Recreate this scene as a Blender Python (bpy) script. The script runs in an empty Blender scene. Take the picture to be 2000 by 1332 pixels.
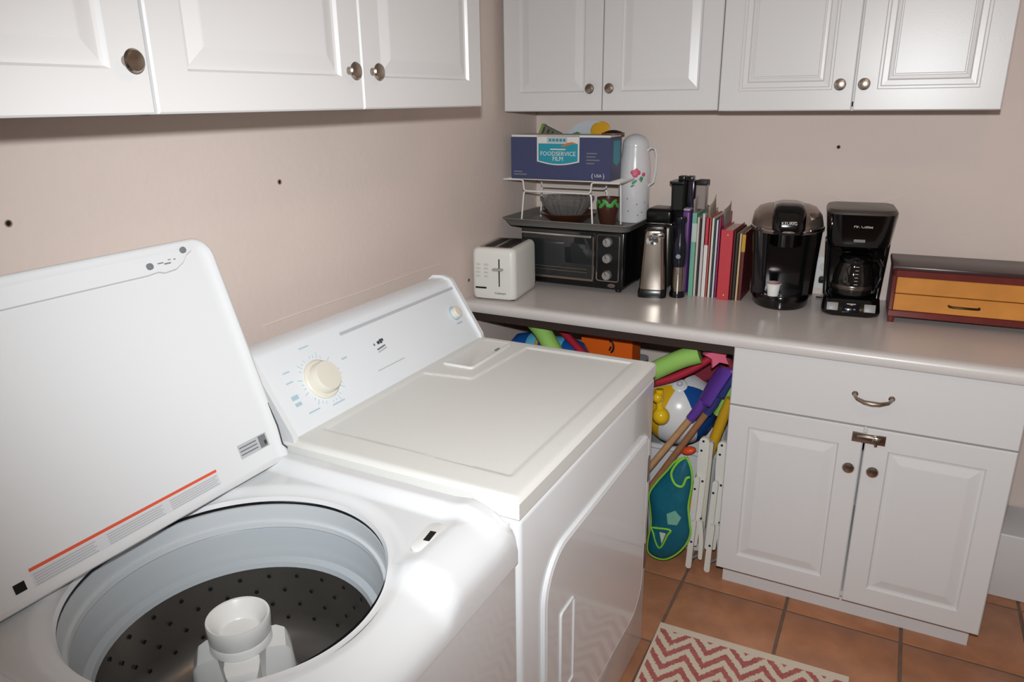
import bpy, bmesh, math, random
from mathutils import Vector, Matrix
random.seed(7)
SC = bpy.context.scene
COL = SC.collection
R = math.radians

# ------------------------------------------------------------------ camera
CAM = Vector((1.2998, -2.8017, 1.5889)); YAW, PIT, ROL, FPX = R(27.7656), R(-18.0174), R(-0.7142), 1442.125
_f = Vector((-math.sin(YAW)*math.cos(PIT), math.cos(YAW)*math.cos(PIT), math.sin(PIT)))
_r = Vector((math.cos(YAW), math.sin(YAW), 0)); _u = _r.cross(_f)
_r2 = _r*math.cos(ROL)+_u*math.sin(ROL); _u2 = -_r*math.sin(ROL)+_u*math.cos(ROL)
cd = bpy.data.cameras.new('camera'); cam = bpy.data.objects.new('camera', cd); COL.objects.link(cam)
cd.sensor_fit = 'HORIZONTAL'; cd.sensor_width = 36; cd.lens = FPX*36/2000; cd.clip_start = .02
mw = Matrix((_r2, _u2, -_f)).transposed().to_4x4(); mw.translation = CAM; cam.matrix_world = mw
SC.camera = cam
def on(px, py, **k):
    """point where the photograph's pixel (2000x1332) meets the plane x=, y= or z="""
    d = _f+_r2*((px-1000)/FPX)+_u2*((666-py)/FPX)
    a = list(k)[0]; i = 'xyz'.index(a)
    return CAM+d*((k[a]-CAM[i])/d[i])

# ------------------------------------------------------------------ light
w = bpy.data.worlds.new('world'); SC.world = w; w.use_nodes = True
w.node_tree.nodes['Background'].inputs[0].default_value = (1, .93, .86, 1)
w.node_tree.nodes['Background'].inputs[1].default_value = .02
FL = CAM+Vector((0, 0, .115))
ld = bpy.data.lights.new('flash', 'SPOT'); fl = bpy.data.objects.new('flash', ld); COL.objects.link(fl)
ld.energy = 143; ld.color = (.955, .985, 1); ld.shadow_soft_size = .022
ld.spot_size = R(115); ld.spot_blend = 1.0
fdir = (on(1450, 615, y=-.3)-FL).normalized()
fl.location = FL; fl.rotation_euler = fdir.to_track_quat('-Z', 'Y').to_euler()
fl.scale = (1.43, .71, 1)
vs = SC.view_settings
vs.view_transform = 'Standard'; vs.look = 'None'; vs.gamma = 1; vs.use_curve_mapping = False
vs.exposure = 0.0

# ------------------------------------------------------------------ helpers
def lin(c):
    return tuple(((v/255)/12.92 if v/255 <= .04045 else ((v/255+.055)/1.055)**2.4) for v in c)
MATS = {}
def mat(name, col, rough=.5, metal=0, bump=None, var=None, trans=0, ior=1.45, coat=0, alpha=1, emit=0, rnd=0):
    if name in MATS: return MATS[name]
    m = bpy.data.materials.new(name); m.use_nodes = True; nt = m.node_tree; n = nt.nodes; l = nt.links
    b = n['Principled BSDF']; c = lin(col)
    b.inputs['Base Color'].default_value = (*c, 1); b.inputs['Roughness'].default_value = rough
    b.inputs['Metallic'].default_value = metal; b.inputs['Transmission Weight'].default_value = trans
    b.inputs['IOR'].default_value = ior; b.inputs['Coat Weight'].default_value = coat; b.inputs['Alpha'].default_value = alpha
    if emit:
        b.inputs['Emission Color'].default_value = (*c, 1); b.inputs['Emission Strength'].default_value = emit
    if bump or var: tc = n.new('ShaderNodeTexCoord')
    if var or rnd:
        v = (var or (5, 0))
        hs = n.new('ShaderNodeHueSaturation'); hs.inputs['Color'].default_value = (*c, 1)
        if var:
            t = n.new('ShaderNodeTexNoise'); t.inputs['Scale'].default_value = v[0]; t.inputs['Detail'].default_value = 6
            l.new(tc.outputs['Object'], t.inputs['Vector'])
            mr = n.new('ShaderNodeMapRange'); mr.inputs[1].default_value = .3; mr.inputs[2].default_value = .7
            mr.inputs[3].default_value = 1-v[1]; mr.inputs[4].default_value = 1+v[1]
            l.new(t.outputs[0], mr.inputs[0]); out = mr.outputs[0]
        if rnd:
            oi = n.new('ShaderNodeObjectInfo'); mr2 = n.new('ShaderNodeMapRange')
            mr2.inputs[3].default_value = 1-rnd; mr2.inputs[4].default_value = 1+rnd; l.new(oi.outputs['Random'], mr2.inputs[0])
            if var:
                mm = n.new('ShaderNodeMath'); mm.operation = 'MULTIPLY'; l.new(out, mm.inputs[0]); l.new(mr2.outputs[0], mm.inputs[1]); out = mm.outputs[0]
            else: out = mr2.outputs[0]
        l.new(out, hs.inputs['Value']); l.new(hs.outputs[0], b.inputs['Base Color'])
    if bump:
        t2 = n.new('ShaderNodeTexNoise'); t2.inputs['Scale'].default_value = bump[0]; t2.inputs['Detail'].default_value = 3
        l.new(tc.outputs['Object'], t2.inputs['Vector'])
        bp = n.new('ShaderNodeBump'); bp.inputs['Strength'].default_value = bump[1]; bp.inputs['Distance'].default_value = .002
        l.new(t2.outputs[0], bp.inputs['Height']); l.new(bp.outputs[0], b.inputs['Normal'])
    MATS[name] = m; return m

class MB:
    def __init__(s): s.V = []; s.F = []
    def add(s, V, F, M=None):
        o = len(s.V)
        s.V += [(M @ Vector(v)) if M else Vector(v) for v in V]
        s.F += [tuple(i+o for i in f) for f in F]; return s
    def box(s, x0, x1, y0, y1, z0, z1, M=None):
        V = [(x, y, z) for z in (z0, z1) for y in (y0, y1) for x in (x0, x1)]
        return s.add(V, [(0, 2, 3, 1), (4, 5, 7, 6), (0, 1, 5, 4), (2, 6, 7, 3), (0, 4, 6, 2), (1, 3, 7, 5)], M)
    def rbox(s, x0, x1, y0, y1, z0, z1, r=.005, seg=3, M=None, taper=None):
        bm = bmesh.new(); bmesh.ops.create_cube(bm, size=1)
        for v in bm.verts:
            tx = ty = 1
            if taper and v.co.z > 0: tx, ty = taper
            v.co = Vector(((x0+x1)/2+v.co.x*(x1-x0)*tx, (y0+y1)/2+v.co.y*(y1-y0)*ty, z0 if v.co.z < 0 else z1))
        bmesh.ops.bevel(bm, geom=bm.edges[:], offset=r, segments=seg, profile=.5, affect='EDGES')
        bm.verts.index_update(); V = [v.co.copy() for v in bm.verts]; F = [[v.index for v in f.verts] for f in bm.faces]; bm.free()
        return s.add(V, F, M)
    def lathe(s, prof, seg=32, M=None, capb=False, capt=False):
        V = []; F = []
        for r, z in prof:
            for k in range(seg):
                a = 2*math.pi*k/seg; V.append((r*math.cos(a), r*math.sin(a), z))
        for i in range(len(prof)-1):
            for k in range(seg):
                a, b = i*seg+k, i*seg+(k+1) % seg; F.append((a, b, b+seg, a+seg))
        if capb: F.append(tuple(range(seg))[::-1])
        if capt: F.append(tuple(range((len(prof)-1)*seg, len(prof)*seg)))
        return s.add(V, F, M)
    def loft(s, loops, M=None, capb=True, capt=True):
        n = len(loops[0]); V = [v for L in loops for v in L]; F = []
        for i in range(len(loops)-1):
            for k in range(n):
                a, b = i*n+k, i*n+(k+1) % n; F.append((a, b, b+n, a+n))
        if capb: F.append(tuple(range(n))[::-1])
        if capt: F.append(tuple(range((len(loops)-1)*n, len(loops)*n)))
        return s.add(V, F, M)
    def prism(s, poly, z0, z1, M=None):
        return s.loft([[(x, y, z0) for x, y in poly], [(x, y, z1) for x, y in poly]], M)
    def tube(s, pts, r, seg=10, closed=False, M=None):
        pts = [Vector(p) for p in pts]; n = len(pts); loops = []; rr = r if isinstance(r, (list, tuple)) else [r]*n
        prev = None
        for i, p in enumerate(pts):
            a = pts[(i-1) % n] if (closed or i > 0) else p; b = pts[(i+1) % n] if (closed or i < n-1) else p
            t = (b-a).normalized()
            if prev is None: q = t.orthogonal().normalized()
            else: q = (prev-t*prev.dot(t)).normalized()
            prev = q; e = t.cross(q)
            loops.append([p+(q*math.cos(2*math.pi*k/seg)+e*math.sin(2*math.pi*k/seg))*rr[i] for k in range(seg)])
        if closed: loops.append(loops[0]); return s.loft(loops, M, False, False)
        return s.loft(loops, M)
    def sphere(s, c, r, seg=20, rings=12, sc=(1, 1, 1), M=None):
        c = Vector(c); prof = []; loops = []
        for i in range(1, rings):
            a = math.pi*i/rings; loops.append([(c.x+r*sc[0]*math.sin(a)*math.cos(2*math.pi*k/seg), c.y+r*sc[1]*math.sin(a)*math.sin(2*math.pi*k/seg), c.z-r*sc[2]*math.cos(a)) for k in range(seg)])
        return s.loft(loops, M)
    def grid(s, nx, ny, fn, M=None):
        V = [fn(i/nx, j/ny) for j in range(ny+1) for i in range(nx+1)]
        F = [(j*(nx+1)+i, j*(nx+1)+i+1, (j+1)*(nx+1)+i+1, (j+1)*(nx+1)+i) for j in range(ny) for i in range(nx)]
        return s.add(V, F, M)

def wloc(o):
    v = Vector((0, 0, 0))
    while o: v += o.location; o = o.parent
    return v
def obj(name, mb, m, parent=None, world=False, smooth=True, ang=35, loc=None, rotz=None, fix=True):
    me = bpy.data.meshes.new(name)
    V = mb.V
    if world and parent: off = wloc(parent); V = [v-off for v in V]
    if loc is not None and world: V = [v-Vector(loc) for v in V]
    me.from_pydata([tuple(v) for v in V], [], mb.F); me.update()
    if fix:
        bm = bmesh.new(); bm.from_mesh(me); bmesh.ops.remove_doubles(bm, verts=bm.verts, dist=1e-6); bmesh.ops.recalc_face_normals(bm, faces=bm.faces); bm.to_mesh(me); bm.free()
    if smooth:
        me.shade_smooth(); me.set_sharp_from_angle(angle=R(ang))
    me.materials.append(m)
    o = bpy.data.objects.new(name, me); COL.objects.link(o)
    if parent: o.parent = parent
    if loc is not None: o.location = loc
    if rotz is not None: o.rotation_euler = (0, 0, rotz)
    return o
def tag(o, label, cat, group=None, kind=None):
    o['label'] = label; o['category'] = cat
    if group: o['group'] = group
    if kind: o['kind'] = kind
    return o
def thing(name, label, cat, loc=(0, 0, 0), rotz=0, group=None):
    o = bpy.data.objects.new(name, None); o.empty_display_size = .05; COL.objects.link(o)
    o.location = loc; o.rotation_euler = (0, 0, rotz); return tag(o, label, cat, group)
def struct(name, mb, m, parent=None, **k):
    o = obj(name, mb, m, parent, **k)
    if parent is None: o['kind'] = 'structure'
    return o
def plab(o, label): o['label'] = label; return o
def copyobj(o, parent=None):
    c = o.copy(); COL.objects.link(c); c.parent = parent; return c
def text(name, s, size, M, m, parent, ext=.0004, align='CENTER', world=False, sx=1):
    cu = bpy.data.curves.new(name, 'FONT'); cu.body = s; cu.size = size; cu.extrude = ext; cu.align_x = align; cu.align_y = 'CENTER'; cu.resolution_u = 2
    t = bpy.data.objects.new(name, cu); COL.objects.link(t); dg = bpy.context.evaluated_depsgraph_get()
    me = bpy.data.meshes.new_from_object(t.evaluated_get(dg)); bpy.data.objects.remove(t); bpy.data.curves.remove(cu)
    M = M @ Matrix.Diagonal((sx, 1, 1, 1)); me.transform(M)
    if world: me.transform(Matrix.Translation(-wloc(parent)))
    me.materials.clear(); me.materials.append(m); o = bpy.data.objects.new(name, me); COL.objects.link(o); o.parent = parent; return o
def FR(o, x, z=None):
    """frame: local x along x, local y along z, origin o"""
    x = Vector(x).normalized(); z = Vector(z or (0, 0, 1)).normalized(); n = x.cross(z)
    M = Matrix((x, z, n)).transposed().to_4x4(); M.translation = Vector(o); return M
T = Matrix.Translation
def RX(a): return Matrix.Rotation(R(a), 4, 'X')
def RY(a): return Matrix.Rotation(R(a), 4, 'Y')
def RZ(a): return Matrix.Rotation(R(a), 4, 'Z')
def sm(a, b, x):
    t = max(0, min(1, (x-a)/(b-a))); return t*t*(3-2*t)
def rrect(x0, x1, y0, y1, r, n=6):
    """rounded rectangle outline; r may be 4 radii (x1y1, x0y1, x0y0, x1y0)"""
    rs = r if isinstance(r, (list, tuple)) else [r]*4; P = []
    for (cx, cy, a0, q) in ((x1, y1, 0, 0), (x0, y1, 90, 1), (x0, y0, 180, 2), (x1, y0, 270, 3)):
        rr = max(rs[q], 1e-5); ox = cx-rr if cx == x1 else cx+rr; oy = cy-rr if cy == y1 else cy+rr
        for k in range(n+1):
            a = R(a0+90*k/n); P.append((ox+rr*math.cos(a), oy+rr*math.sin(a)))
    return P

# ------------------------------------------------------------------ materials
WALL = mat('wall_paint', (221, 205, 196), .62, bump=(55, .35), var=(3, .025))
CEIL = mat('ceiling_paint', (235, 230, 222), .8, bump=(60, .3))
WHITE = mat('white_thermofoil', (218, 217, 217), .32, bump=(220, .04))
WHITE2 = mat('white_laminate', (217, 216, 216), .36, bump=(220, .05))
UNDER = mat('cabinet_bottom', (205, 190, 175), .5)
ENAM = mat('white_enamel', (224, 226, 228), .16, coat=.35)
ENAMP = mat('white_panel_plastic', (228, 232, 236), .3)
ENTEX = mat('textured_enamel', (226, 226, 222), .33, bump=(420, .12))
COUNT = mat('grey_laminate', (214, 206, 202), .24, var=(160, .035), bump=(300, .02))
COUNTE = mat('counter_nosing', (214, 209, 206), .3, var=(160, .02))
NICK = mat('brushed_nickel', (172, 160, 148), .26, 1)
CHROME = mat('chrome', (215, 215, 215), .1, 1)
STEEL = mat('stainless_steel', (168, 158, 148), .26, 1, bump=(90, .03))
TUBST = mat('basket_steel', (138, 134, 130), .36, .85)
BLACK = mat('black_plastic', (14, 14, 15), .24)
BLACKM = mat('black_matte', (20, 20, 21), .5)
DARK = mat('dark_gap', (10, 9, 9), .8)
GREYP = mat('grey_plastic', (182, 189, 194), .28)
GREYP2 = mat('pale_grey_plastic', (205, 210, 214), .25)
WPLA = mat('white_plastic', (232, 232, 230), .3)
CREAM = mat('cream_plastic', (222, 218, 205), .35)
GROUT = mat('grout', (118, 98, 86), .9, bump=(200, .3), var=(20, .1))
TILE = mat('terracotta', (176, 122, 90), .38, var=(9, .2), bump=(28, .5), rnd=.09)
INKG = mat('grey_ink', (120, 122, 126), .5); INKB = mat('blue_ink', (172, 200, 212), .5); INKD = mat('dark_ink', (60, 60, 62), .5)
RED = mat('red_ink', (226, 92, 62), .5); LGREY = mat('pale_grey_print', (188, 190, 193), .5)

# ------------------------------------------------------------------ room
XL, XR, YB, YF, ZC = -.05, 2.75, -3.9, 0.0, 2.44
wl = struct('wall_left', MB().box(XL-.1, XL, YB-.1, YF+.1, 0, ZC), WALL, smooth=False)
wf = struct('wall_far', MB().box(XL, XR, YF, YF+.1, 0, ZC), WALL, smooth=False)
struct('wall_right', MB().box(XR, XR+.1, YB-.1, YF+.1, 0, ZC), WALL, smooth=False)
struct('wall_back', MB().box(XL, XR, YB-.1, YB, 0, ZC), WALL, smooth=False)
struct('ceiling', MB().box(XL-.1, XR+.1, YB-.1, YF+.1, ZC, ZC+.1), CEIL, smooth=False)
floor = struct('floor', MB().box(XL-.1, XR+.1, YB-.1, YF+.1, -.1, -.004), GROUT, smooth=False)
PT = .338; tmb = MB().rbox(-.1645, .1645, -.1645, .1645, -.008, 0, .0028, 2)
t0 = None
for i in range(-3, 6):
    for j in range(-7, 2):
        cx, cy = .80+PT*(i+.5), -.608+PT*(j+.5)
        if cx+.17 > XR or cx-.17 < XL-.02 or cy+.17 > .02+.17 or cy-.17 < YB: continue
        if t0 is None: o = t0 = obj('floor_tile', tmb, TILE, floor)
        else: o = copyobj(t0, floor)
        o.location = (cx, cy, random.uniform(-.0006, .0004)); o.rotation_euler = (0, 0, R(90*random.randint(0, 3)))
# boxed-in skirting under the open end of the counter
mb = MB().rbox(1.69, 2.7, -.226, -.005, 0, .235, .006); struct('trim_1', mb, WHITE2)
# paint ridges left on the walls by former fittings
def ridge(name, pts, parent, m): return obj(name, MB().tube(pts, .0016, 6), m, parent)
RDG = mat('paint_ridge', (232, 216, 206), .5)
ridge('paint_ridge', [(XL, -1.547+.0789*k+0, 1.07+.0012*math.sin(k)) for k in range(11)], wl, RDG)
ridge('paint_ridge', [(1.06+.245*k/14, 0, 1.272-.029*math.sin(math.pi*k/14)) for k in range(15)], wf, RDG)
def anchor(p, axis, label):
    M = T(p) @ (RY(90) if axis == 'x' else RX(90))
    o = thing('wall_anchor', label, 'wall plug', p, 0, 'empty screw anchors left in the walls')
    obj('rim', MB().lathe([(.0045, 0), (.0062, .0012), (.0066, .0022), (.0045, .0024)], 14, M), mat('anchor_rim', (140, 120, 105), .6), o, world=True)
    obj('socket', MB().lathe([(.0045, .0008), (.001, .0012)], 14, M, False, True), DARK, o, world=True)
anchor((XL, -1.444, 1.408), 'x', 'small dark screw anchor in the pink wall above the dryer')
anchor((XL, -2.082, 1.400), 'x', 'dark screw anchor in the wall at the left edge above the raised lid')
anchor((1.085, 0, 1.427), 'y', 'tiny dark screw hole in the beige wall under the right upper cabinet')
anchor((XL, -.569, .975), 'x', 'small brown screw anchor in the wall just left of the toaster')

# ------------------------------------------------------------------ cabinets
def rloop(w_, h_, ins, d):  # rectangle loop in XZ, front towards -Y
    return [(ins, -d, ins), (w_-ins, -d, ins), (w_-ins, -d, h_-ins), (ins, -d, h_-ins)]
PROF_A = [(0, -.019), (0, -.003), (.003, 0), (.062, 0), (.066, -.0065), (.072, -.0075), (.098, -.0015), (.101, -.0012)]
PROF_B = [(0, -.019), (0, -.003), (.003, 0), (.058, 0), (.0605, -.0028), (.066, -.0028), (.069, -.006), (.082, -.0065), (.086, -.002), (.094, -.0015), (.096, -.0035), (.0985, -.0035), (.1005, -.0012)]
def panel(w_, h_, prof):
    return MB().loft([rloop(w_, h_, a, .019+b) for a, b in prof])
def knob_mb(p):
    M = T(p) @ RX(90)
    return MB().lathe([(.0001, 0), (.008, 0), (.007, .004), (.0062, .009), (.009, .012), (.0150, .0145), (.0165, .0175), (.0140, .0210), (.007, .0228), (.0002, .023)], 28, M)
def wall_cabinet(label, loc, rotz, W, H, D, doors, zdoor0=0.0, depth_door=.019):
    """local: x along the front, front at y=0 facing -y, body behind"""
    t = thing('wall_cabinet', label, 'cabinet', loc, rotz)
    body = MB().box(0, W, 0, .016, 0, .03).box(0, W, 0, .016, H-.03, H)
    body.box(0, .016, 0, D, 0, H).box(W-.016, W, 0, D, 0, H).box(.016, W-.016, D-.006, D, 0, H)
    body.box(.016, W-.016, 0, D-.006, .012, .026).box(.016, W-.016, 0, D-.006, H-.016, H)
    for (x0, x1, k, pr) in doors[1:]: body.box(x0-.02, x0+.02, 0, .016, .03, H-.03)
    obj('body', body, WHITE2, t, smooth=False)
    for (x0, x1, k, pr) in doors:
        d = obj('door', panel(x1-x0, H-.004, pr), WHITE, t, smooth=False, loc=(x0, 0, .001))
        obj('knob', knob_mb((k-x0, -.019, .073)), NICK, d)
    return t
ZT = 2.335
# along the left wall (front faces +x): local x runs along world +y
LF = .30-.019
wall_cabinet('white upper cabinet with a single knob at top left of the picture', (LF, -2.512, 1.575), R(90), .486, ZT-1.575, LF-XL, [(.001, .484, .448, PROF_A)])
wall_cabinet('white two-door upper cabinet hung above washer and dryer', (LF, -2.024, 1.575), R(90), .972, ZT-1.575, LF-XL, [(.001, .4855, .447, PROF_A), (.4885, .971, .521, PROF_A)])
YFC = -.33+.019
wall_cabinet('white two-door upper cabinet hung in the corner above the film carton', (-.022, YFC, 1.551), 0, .766, ZT-1.551, -YFC, [(.001, .3735, .336, PROF_A), (.3765, .765, .406, PROF_A)])
wall_cabinet('white two-door upper cabinet hung above the two coffee makers', (.745, YFC, 1.549), 0, .761, ZT-1.549, -YFC, [(.001, .386, .350, PROF_B), (.390, .760, .414, PROF_B)])

# base cabinet
BX0, BX1, BY = .9085, 1.6645, -.617
bc = thing('base_cabinet', 'white base cabinet with one wide drawer and two latched doors', 'cabinet', (BX0, BY+.019, 0))
W = BX1-BX0
D = -(BY+.019)
obj('carcass', MB().box(0, .018, 0, D-.01, .1, .874).box(W-.018, W, 0, D-.01, .1, .874).box(.018, W-.018, D-.02, D-.01, .1, .874).box(.018, W-.018, 0, D-.02, .1, .118).box(.018, W-.018, 0, .018, .66, .70).box(.018, W-.018, 0, .018, .855, .874).box(W/2-.006, W/2+.006, .004, .018, .118, .66), WHITE2, bc, smooth=False)
obj('toe_kick', MB().box(.012, W-.012, .062, .08, 0, .1).box(.012, .03, .08, D-.02, 0, .1).box(W-.03, W-.012, .08, D-.02, 0, .1), WHITE2, bc, smooth=False)
dr = obj('drawer', MB().loft([rloop(W-.002, .184, a, .019+b) for a, b in ((0, -.019), (0, -.003), (.003, 0), (.004, 0))]), WHITE, bc, smooth=False, loc=(.001, 0, .688))
hp = [(.345, -.019, .095), (.345, -.03, .093), (.352, -.042, .089), (.372, -.048, .084), (.392, -.049, .083), (.412, -.048, .084), (.432, -.042, .089), (.439, -.03, .093), (.439, -.019, .095)]
h = MB().tube(hp, [.006, .005, .005, .0065, .0078, .0065, .005, .005, .006], 10)
for q in (.345, .439): h.lathe([(.0001, 0), (.0085, 0), (.0085, .003), (.005, .006)], 16, T((q, -.019, .095)) @ RX(90))
obj('handle', h, NICK, dr)
MID = 1.2949-BX0
for (x0, x1, kx) in ((.001, MID-.003, 1.264-BX0), (MID+.003, W-.001, 1.328-BX0)):
    d = obj('door', panel(x1-x0, .584, PROF_A), WHITE, bc, smooth=False, loc=(x0, 0, .099))
    obj('knob', knob_mb((kx-x0, -.019, .458)), NICK, d)
lt = MB().rbox(1.262-BX0, 1.350-BX0, -.0225, -.0185, .637, .668, .0015, 2)
latch = plab(obj('latch', lt, STEEL, bc), 'steel hasp joining the two doors')
obj('hasp_arm', MB().rbox(1.274-BX0, 1.338-BX0, -.030, -.0225, .644, .661, .003, 2), STEEL, latch)
obj('turn_knob', MB().lathe([(.0001, 0), (.011, 0), (.0115, .004), (.007, .006), (.006, .012), (.0001, .013)], 20, T((1.326-BX0, -.030, .652)) @ RX(90)).rbox(1.322-BX0, 1.330-BX0, -.047, -.036, .641, .664, .002, 2), NICK, latch)

# worktop
CT = .914
ct = thing('worktop', 'long grey-beige laminate worktop with pale rounded front edge', 'worktop', (1.0, -.3, CT-.038))
N1 = [(-.60, CT), (-.622, CT-.0005), (-.630, CT-.004), (-.6345, CT-.010), (-.635, CT-.018), (-.634, CT-.028), (-.630, CT-.036), (-.624, CT-.038), (-.60, CT-.038)]
obj('top', MB().box(XL, 2.74, -.60, -.001, CT-.030, CT), COUNT, ct, world=True, smooth=False)
obj('nosing', MB().loft([[(x, y, z) for y, z in N1] for x in (XL, 2.74)]), COUNTE, ct, world=True)
obj('shaded_build_up', MB().box(XL, BX0-.002, -.60, -.57, CT-.072, CT-.038).box(BX1+.002, 2.74, -.60, -.57, CT-.072, CT-.038).box(XL, 2.74, -.60, -.001, CT-.038, CT-.0305), mat('underside_shade', (52, 38, 32), .8), ct, world=True, smooth=False)  # dark brown paints in the shade under the nosing and worktop
obj('support_panel', MB().box(2.6, 2.62, -.58, -.23, 0, CT-.072), WHITE2, ct, world=True, smooth=False)

# ------------------------------------------------------------------ dryer
DY0, DY1, DZ, DXF, DXB = -1.785, -.978, .922, .775, .07
dy = thing('clothes_dryer', 'white front-door clothes dryer with a round timer dial', 'dryer', ((DXB+DXF)/2, (DY0+DY1)/2, 0))
b = MB().rbox(DXB, DXF-.012, DY0+.004, DY1-.004, .03, DZ-.04, .012)
obj('cabinet', b, ENAM, dy, world=True)
# front sheet with rounded vertical edges
fs = MB().rbox(DXF-.03, DXF, DY0+.002, DY1-.002, .022, DZ-.043, .011, 4)
obj('front_panel', fs, ENAM, dy, world=True)
for fx in (.12, .70):
    for fy in (DY0+.06, DY1-.06): obj('foot', MB().lathe([(.02, 0), (.022, .008), (.012, .014), (.012, .034)], 16, T((fx, fy, 0)), True), BLACKM, dy, world=True)
# top sheet with embossed field
EMB = [(.412, -1.022), (.717, -1.018), (.717, -1.708), (.262, -1.700), (.262, -1.322), (.396, -1.302)]
def sdpoly(x, y, P):
    d = 1e9; s_ = 1; n = len(P)
    for i in range(n):
        ax, ay = P[i]; bx, by = P[(i+1) % n]; ex, ey = bx-ax, by-ay; wx, wy = x-ax, y-ay
        t = max(0, min(1, (wx*ex+wy*ey)/(ex*ex+ey*ey))); d = min(d, (wx-ex*t)**2+(wy-ey*t)**2)
        if (ay > y) != (by > y) and x < (bx-ax)*(y-ay)/(by-ay)+ax: s_ = -s_
    return s_*math.sqrt(d)
def dtop(u, v):
    x = DXB+.10+(DXF-DXB-.10)*u; y = DY0+(DY1-DY0)*v
    e = min(DXF-x, y-DY0, DY1-y); z = DZ-.008*(1-min(1, e/.014))**2
    d = sdpoly(x, y, EMB); z -= .0036*(1-sm(-.002, .006, d))
    return (x, y, z)
tp = MB().grid(120, 160, dtop)
n1, n2 = 121, 161
bd = [i for i in range(n1)]+[j*n1+120 for j in range(1, n2)]+[160*n1+i for i in range(119, -1, -1)]+[j*n1 for j in range(159, 0, -1)]
vb = [tp.V[i].copy() for i in bd]
tp.loft([vb, [Vector((v.x, v.y, DZ-.040)) for v in vb]], None, False, True)
tp.box(DXB, DXB+.101, DY0, DY1, DZ-.04, DZ-.001)
obj('top_panel', tp, ENTEX, dy, world=True, ang=25, fix=False)
# lint filter lid
lp = rrect(.268, .362, -1.246, -1.02, .01, 4)
ll = obj('lint_lid', MB().loft([[(x, y, DZ-.004) for x, y in lp], [(x, y, DZ+.004) for x, y in lp], [(.315+(x-.315)*.95, -1.133+(y+1.133)*.98, DZ+.006) for x, y in lp], [(.315+(x-.315)*.80, -1.133+(y+1.133)*.92, DZ+.0035) for x, y in lp]]), ENTEX, dy, world=True)
obj('lid_slot', MB().box(.347, .352, -1.10, -1.075, DZ+.0050, DZ+.0064), INKG, ll, world=True)
# control console: sloped face
cA = [(.07, DZ-.01), (.07, 1.075), (.085, 1.088), (.115, 1.090), (.135, 1.084), (.142, 1.078), (.236, .932), (.24, .922), (.236, DZ-.01)]
con = obj('console', MB().loft([[(x, y, z) for x, z in cA] for y in (DY0+.012, DY0+.015, DY1-.015, DY1-.012)]), ENAMP, dy, world=True)
for (ya, yb) in ((DY0+.004, DY0+.018), (DY1-.018, DY1-.004)):
    sc = [(.066, DZ-.012), (.066, 1.082), (.083, 1.096), (.118, 1.098), (.142, 1.091), (.150, 1.083), (.245, .934), (.248, .922), (.246, DZ-.012)]
    obj('end_cap', MB().loft([[(x, y, z) for x, z in sc] for y in (ya, yb)]), ENAM, con, world=True)
# console face frame: origin o, x along +y, up along slope
sl = Vector((.142-.236, 0, 1.078-.932)).normalized(); nrm = Vector((0, 1, 0)).cross(sl)
def cf(y, s_, h_=.0):   # s_ metres up the sloping face
    return Vector((.236, y, .932))+sl*s_+nrm*h_
def CFM(y, s_, h_=.0):
    M = Matrix((Vector((0, 1, 0)), sl, nrm)).transposed().to_4x4(); M.translation = cf(y, s_, h_); return M
obj('trim_groove', MB().rbox(-.26, .26, -.004, .004, 0, .0012, .0005, 1, CFM(-1.245, .156)), LGREY, con, world=True)
dialM = CFM(-1.625, .078)
dial = obj('dial_skirt', MB().lathe([(.0001, 0), (.047, 0), (.047, .004), (.043, .007), (.0001, .007)], 40, dialM), CREAM, con, world=True)
obj('dial_knob', MB().lathe([(.037, .006), (.036, .024), (.033, .029), (.0001, .030)], 40, dialM), CREAM, dial, world=True)
k2 = CFM(-1.052, .085)
d2 = obj('push_button_base', MB().lathe([(.0001, 0), (.022, 0), (.021, .003), (.0001, .003)], 28, k2), INKB, con, world=True)
obj('start_knob', MB().lathe([(.018, .002), (.017, .016), (.014, .019), (.0001, .0195)], 28, k2), CREAM, d2, world=True)
for k in range(34):
    a = R(k*360/34+5)
    if k % 5 == 4: continue
    ln = .007 if k % 3 else .014
    M = dialM @ RZ(math.degrees(a)) @ T((.052+ln/2, 0, .0004)); obj('dial_tick', MB().box(-ln/2, ln/2, -.0007, .0007, 0, .0005, M), INKB, con, world=True, smooth=False)
for (dx_, dy_, wdt, hh) in ((.095, .022, .018, .004), (-.092, -.012, .020, .010), (-.092, -.028, .018, .008), (0.0, .082, .03, .003), (.012, -.064, .04, .003), (-.062, -.056, .035, .003), (-.085, .022, .02, .003), (-.08, .045, .02, .003)):
    obj('dial_print', MB().box(dx_-wdt/2, dx_+wdt/2, dy_-hh/2, dy_+hh/2, .0002, .0006, dialM), INKB, con, world=True, smooth=False)
for (a_, b_, w_, h_, m_) in ((-.021, .099, .005, .006, INKG), (-.004, .100, .009, .008, INKD), (.006, .101, .008, .011, INKD), (.014, .103, .006, .007, INKD), (-.003, .086, .034, .004, INKG), (-.003, .079, .036, .004, LGREY)):
    obj('logo_print', MB().box(-w_/2, w_/2, -h_/2, h_/2, 0, .0006, CFM(-1.395+a_, b_) @ RZ(6)), m_, con, world=True, smooth=False)
obj('print_line', MB().box(-.055, .055, -.0012, .0012, 0, .0006, CFM(-1.395, .036)), LGREY, con, world=True, smooth=False)
obj('start_print', MB().box(-.014, .014, -.0025, .0025, 0, .0006, CFM(-1.052, .054)), INKB, con, world=True, smooth=False)
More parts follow.
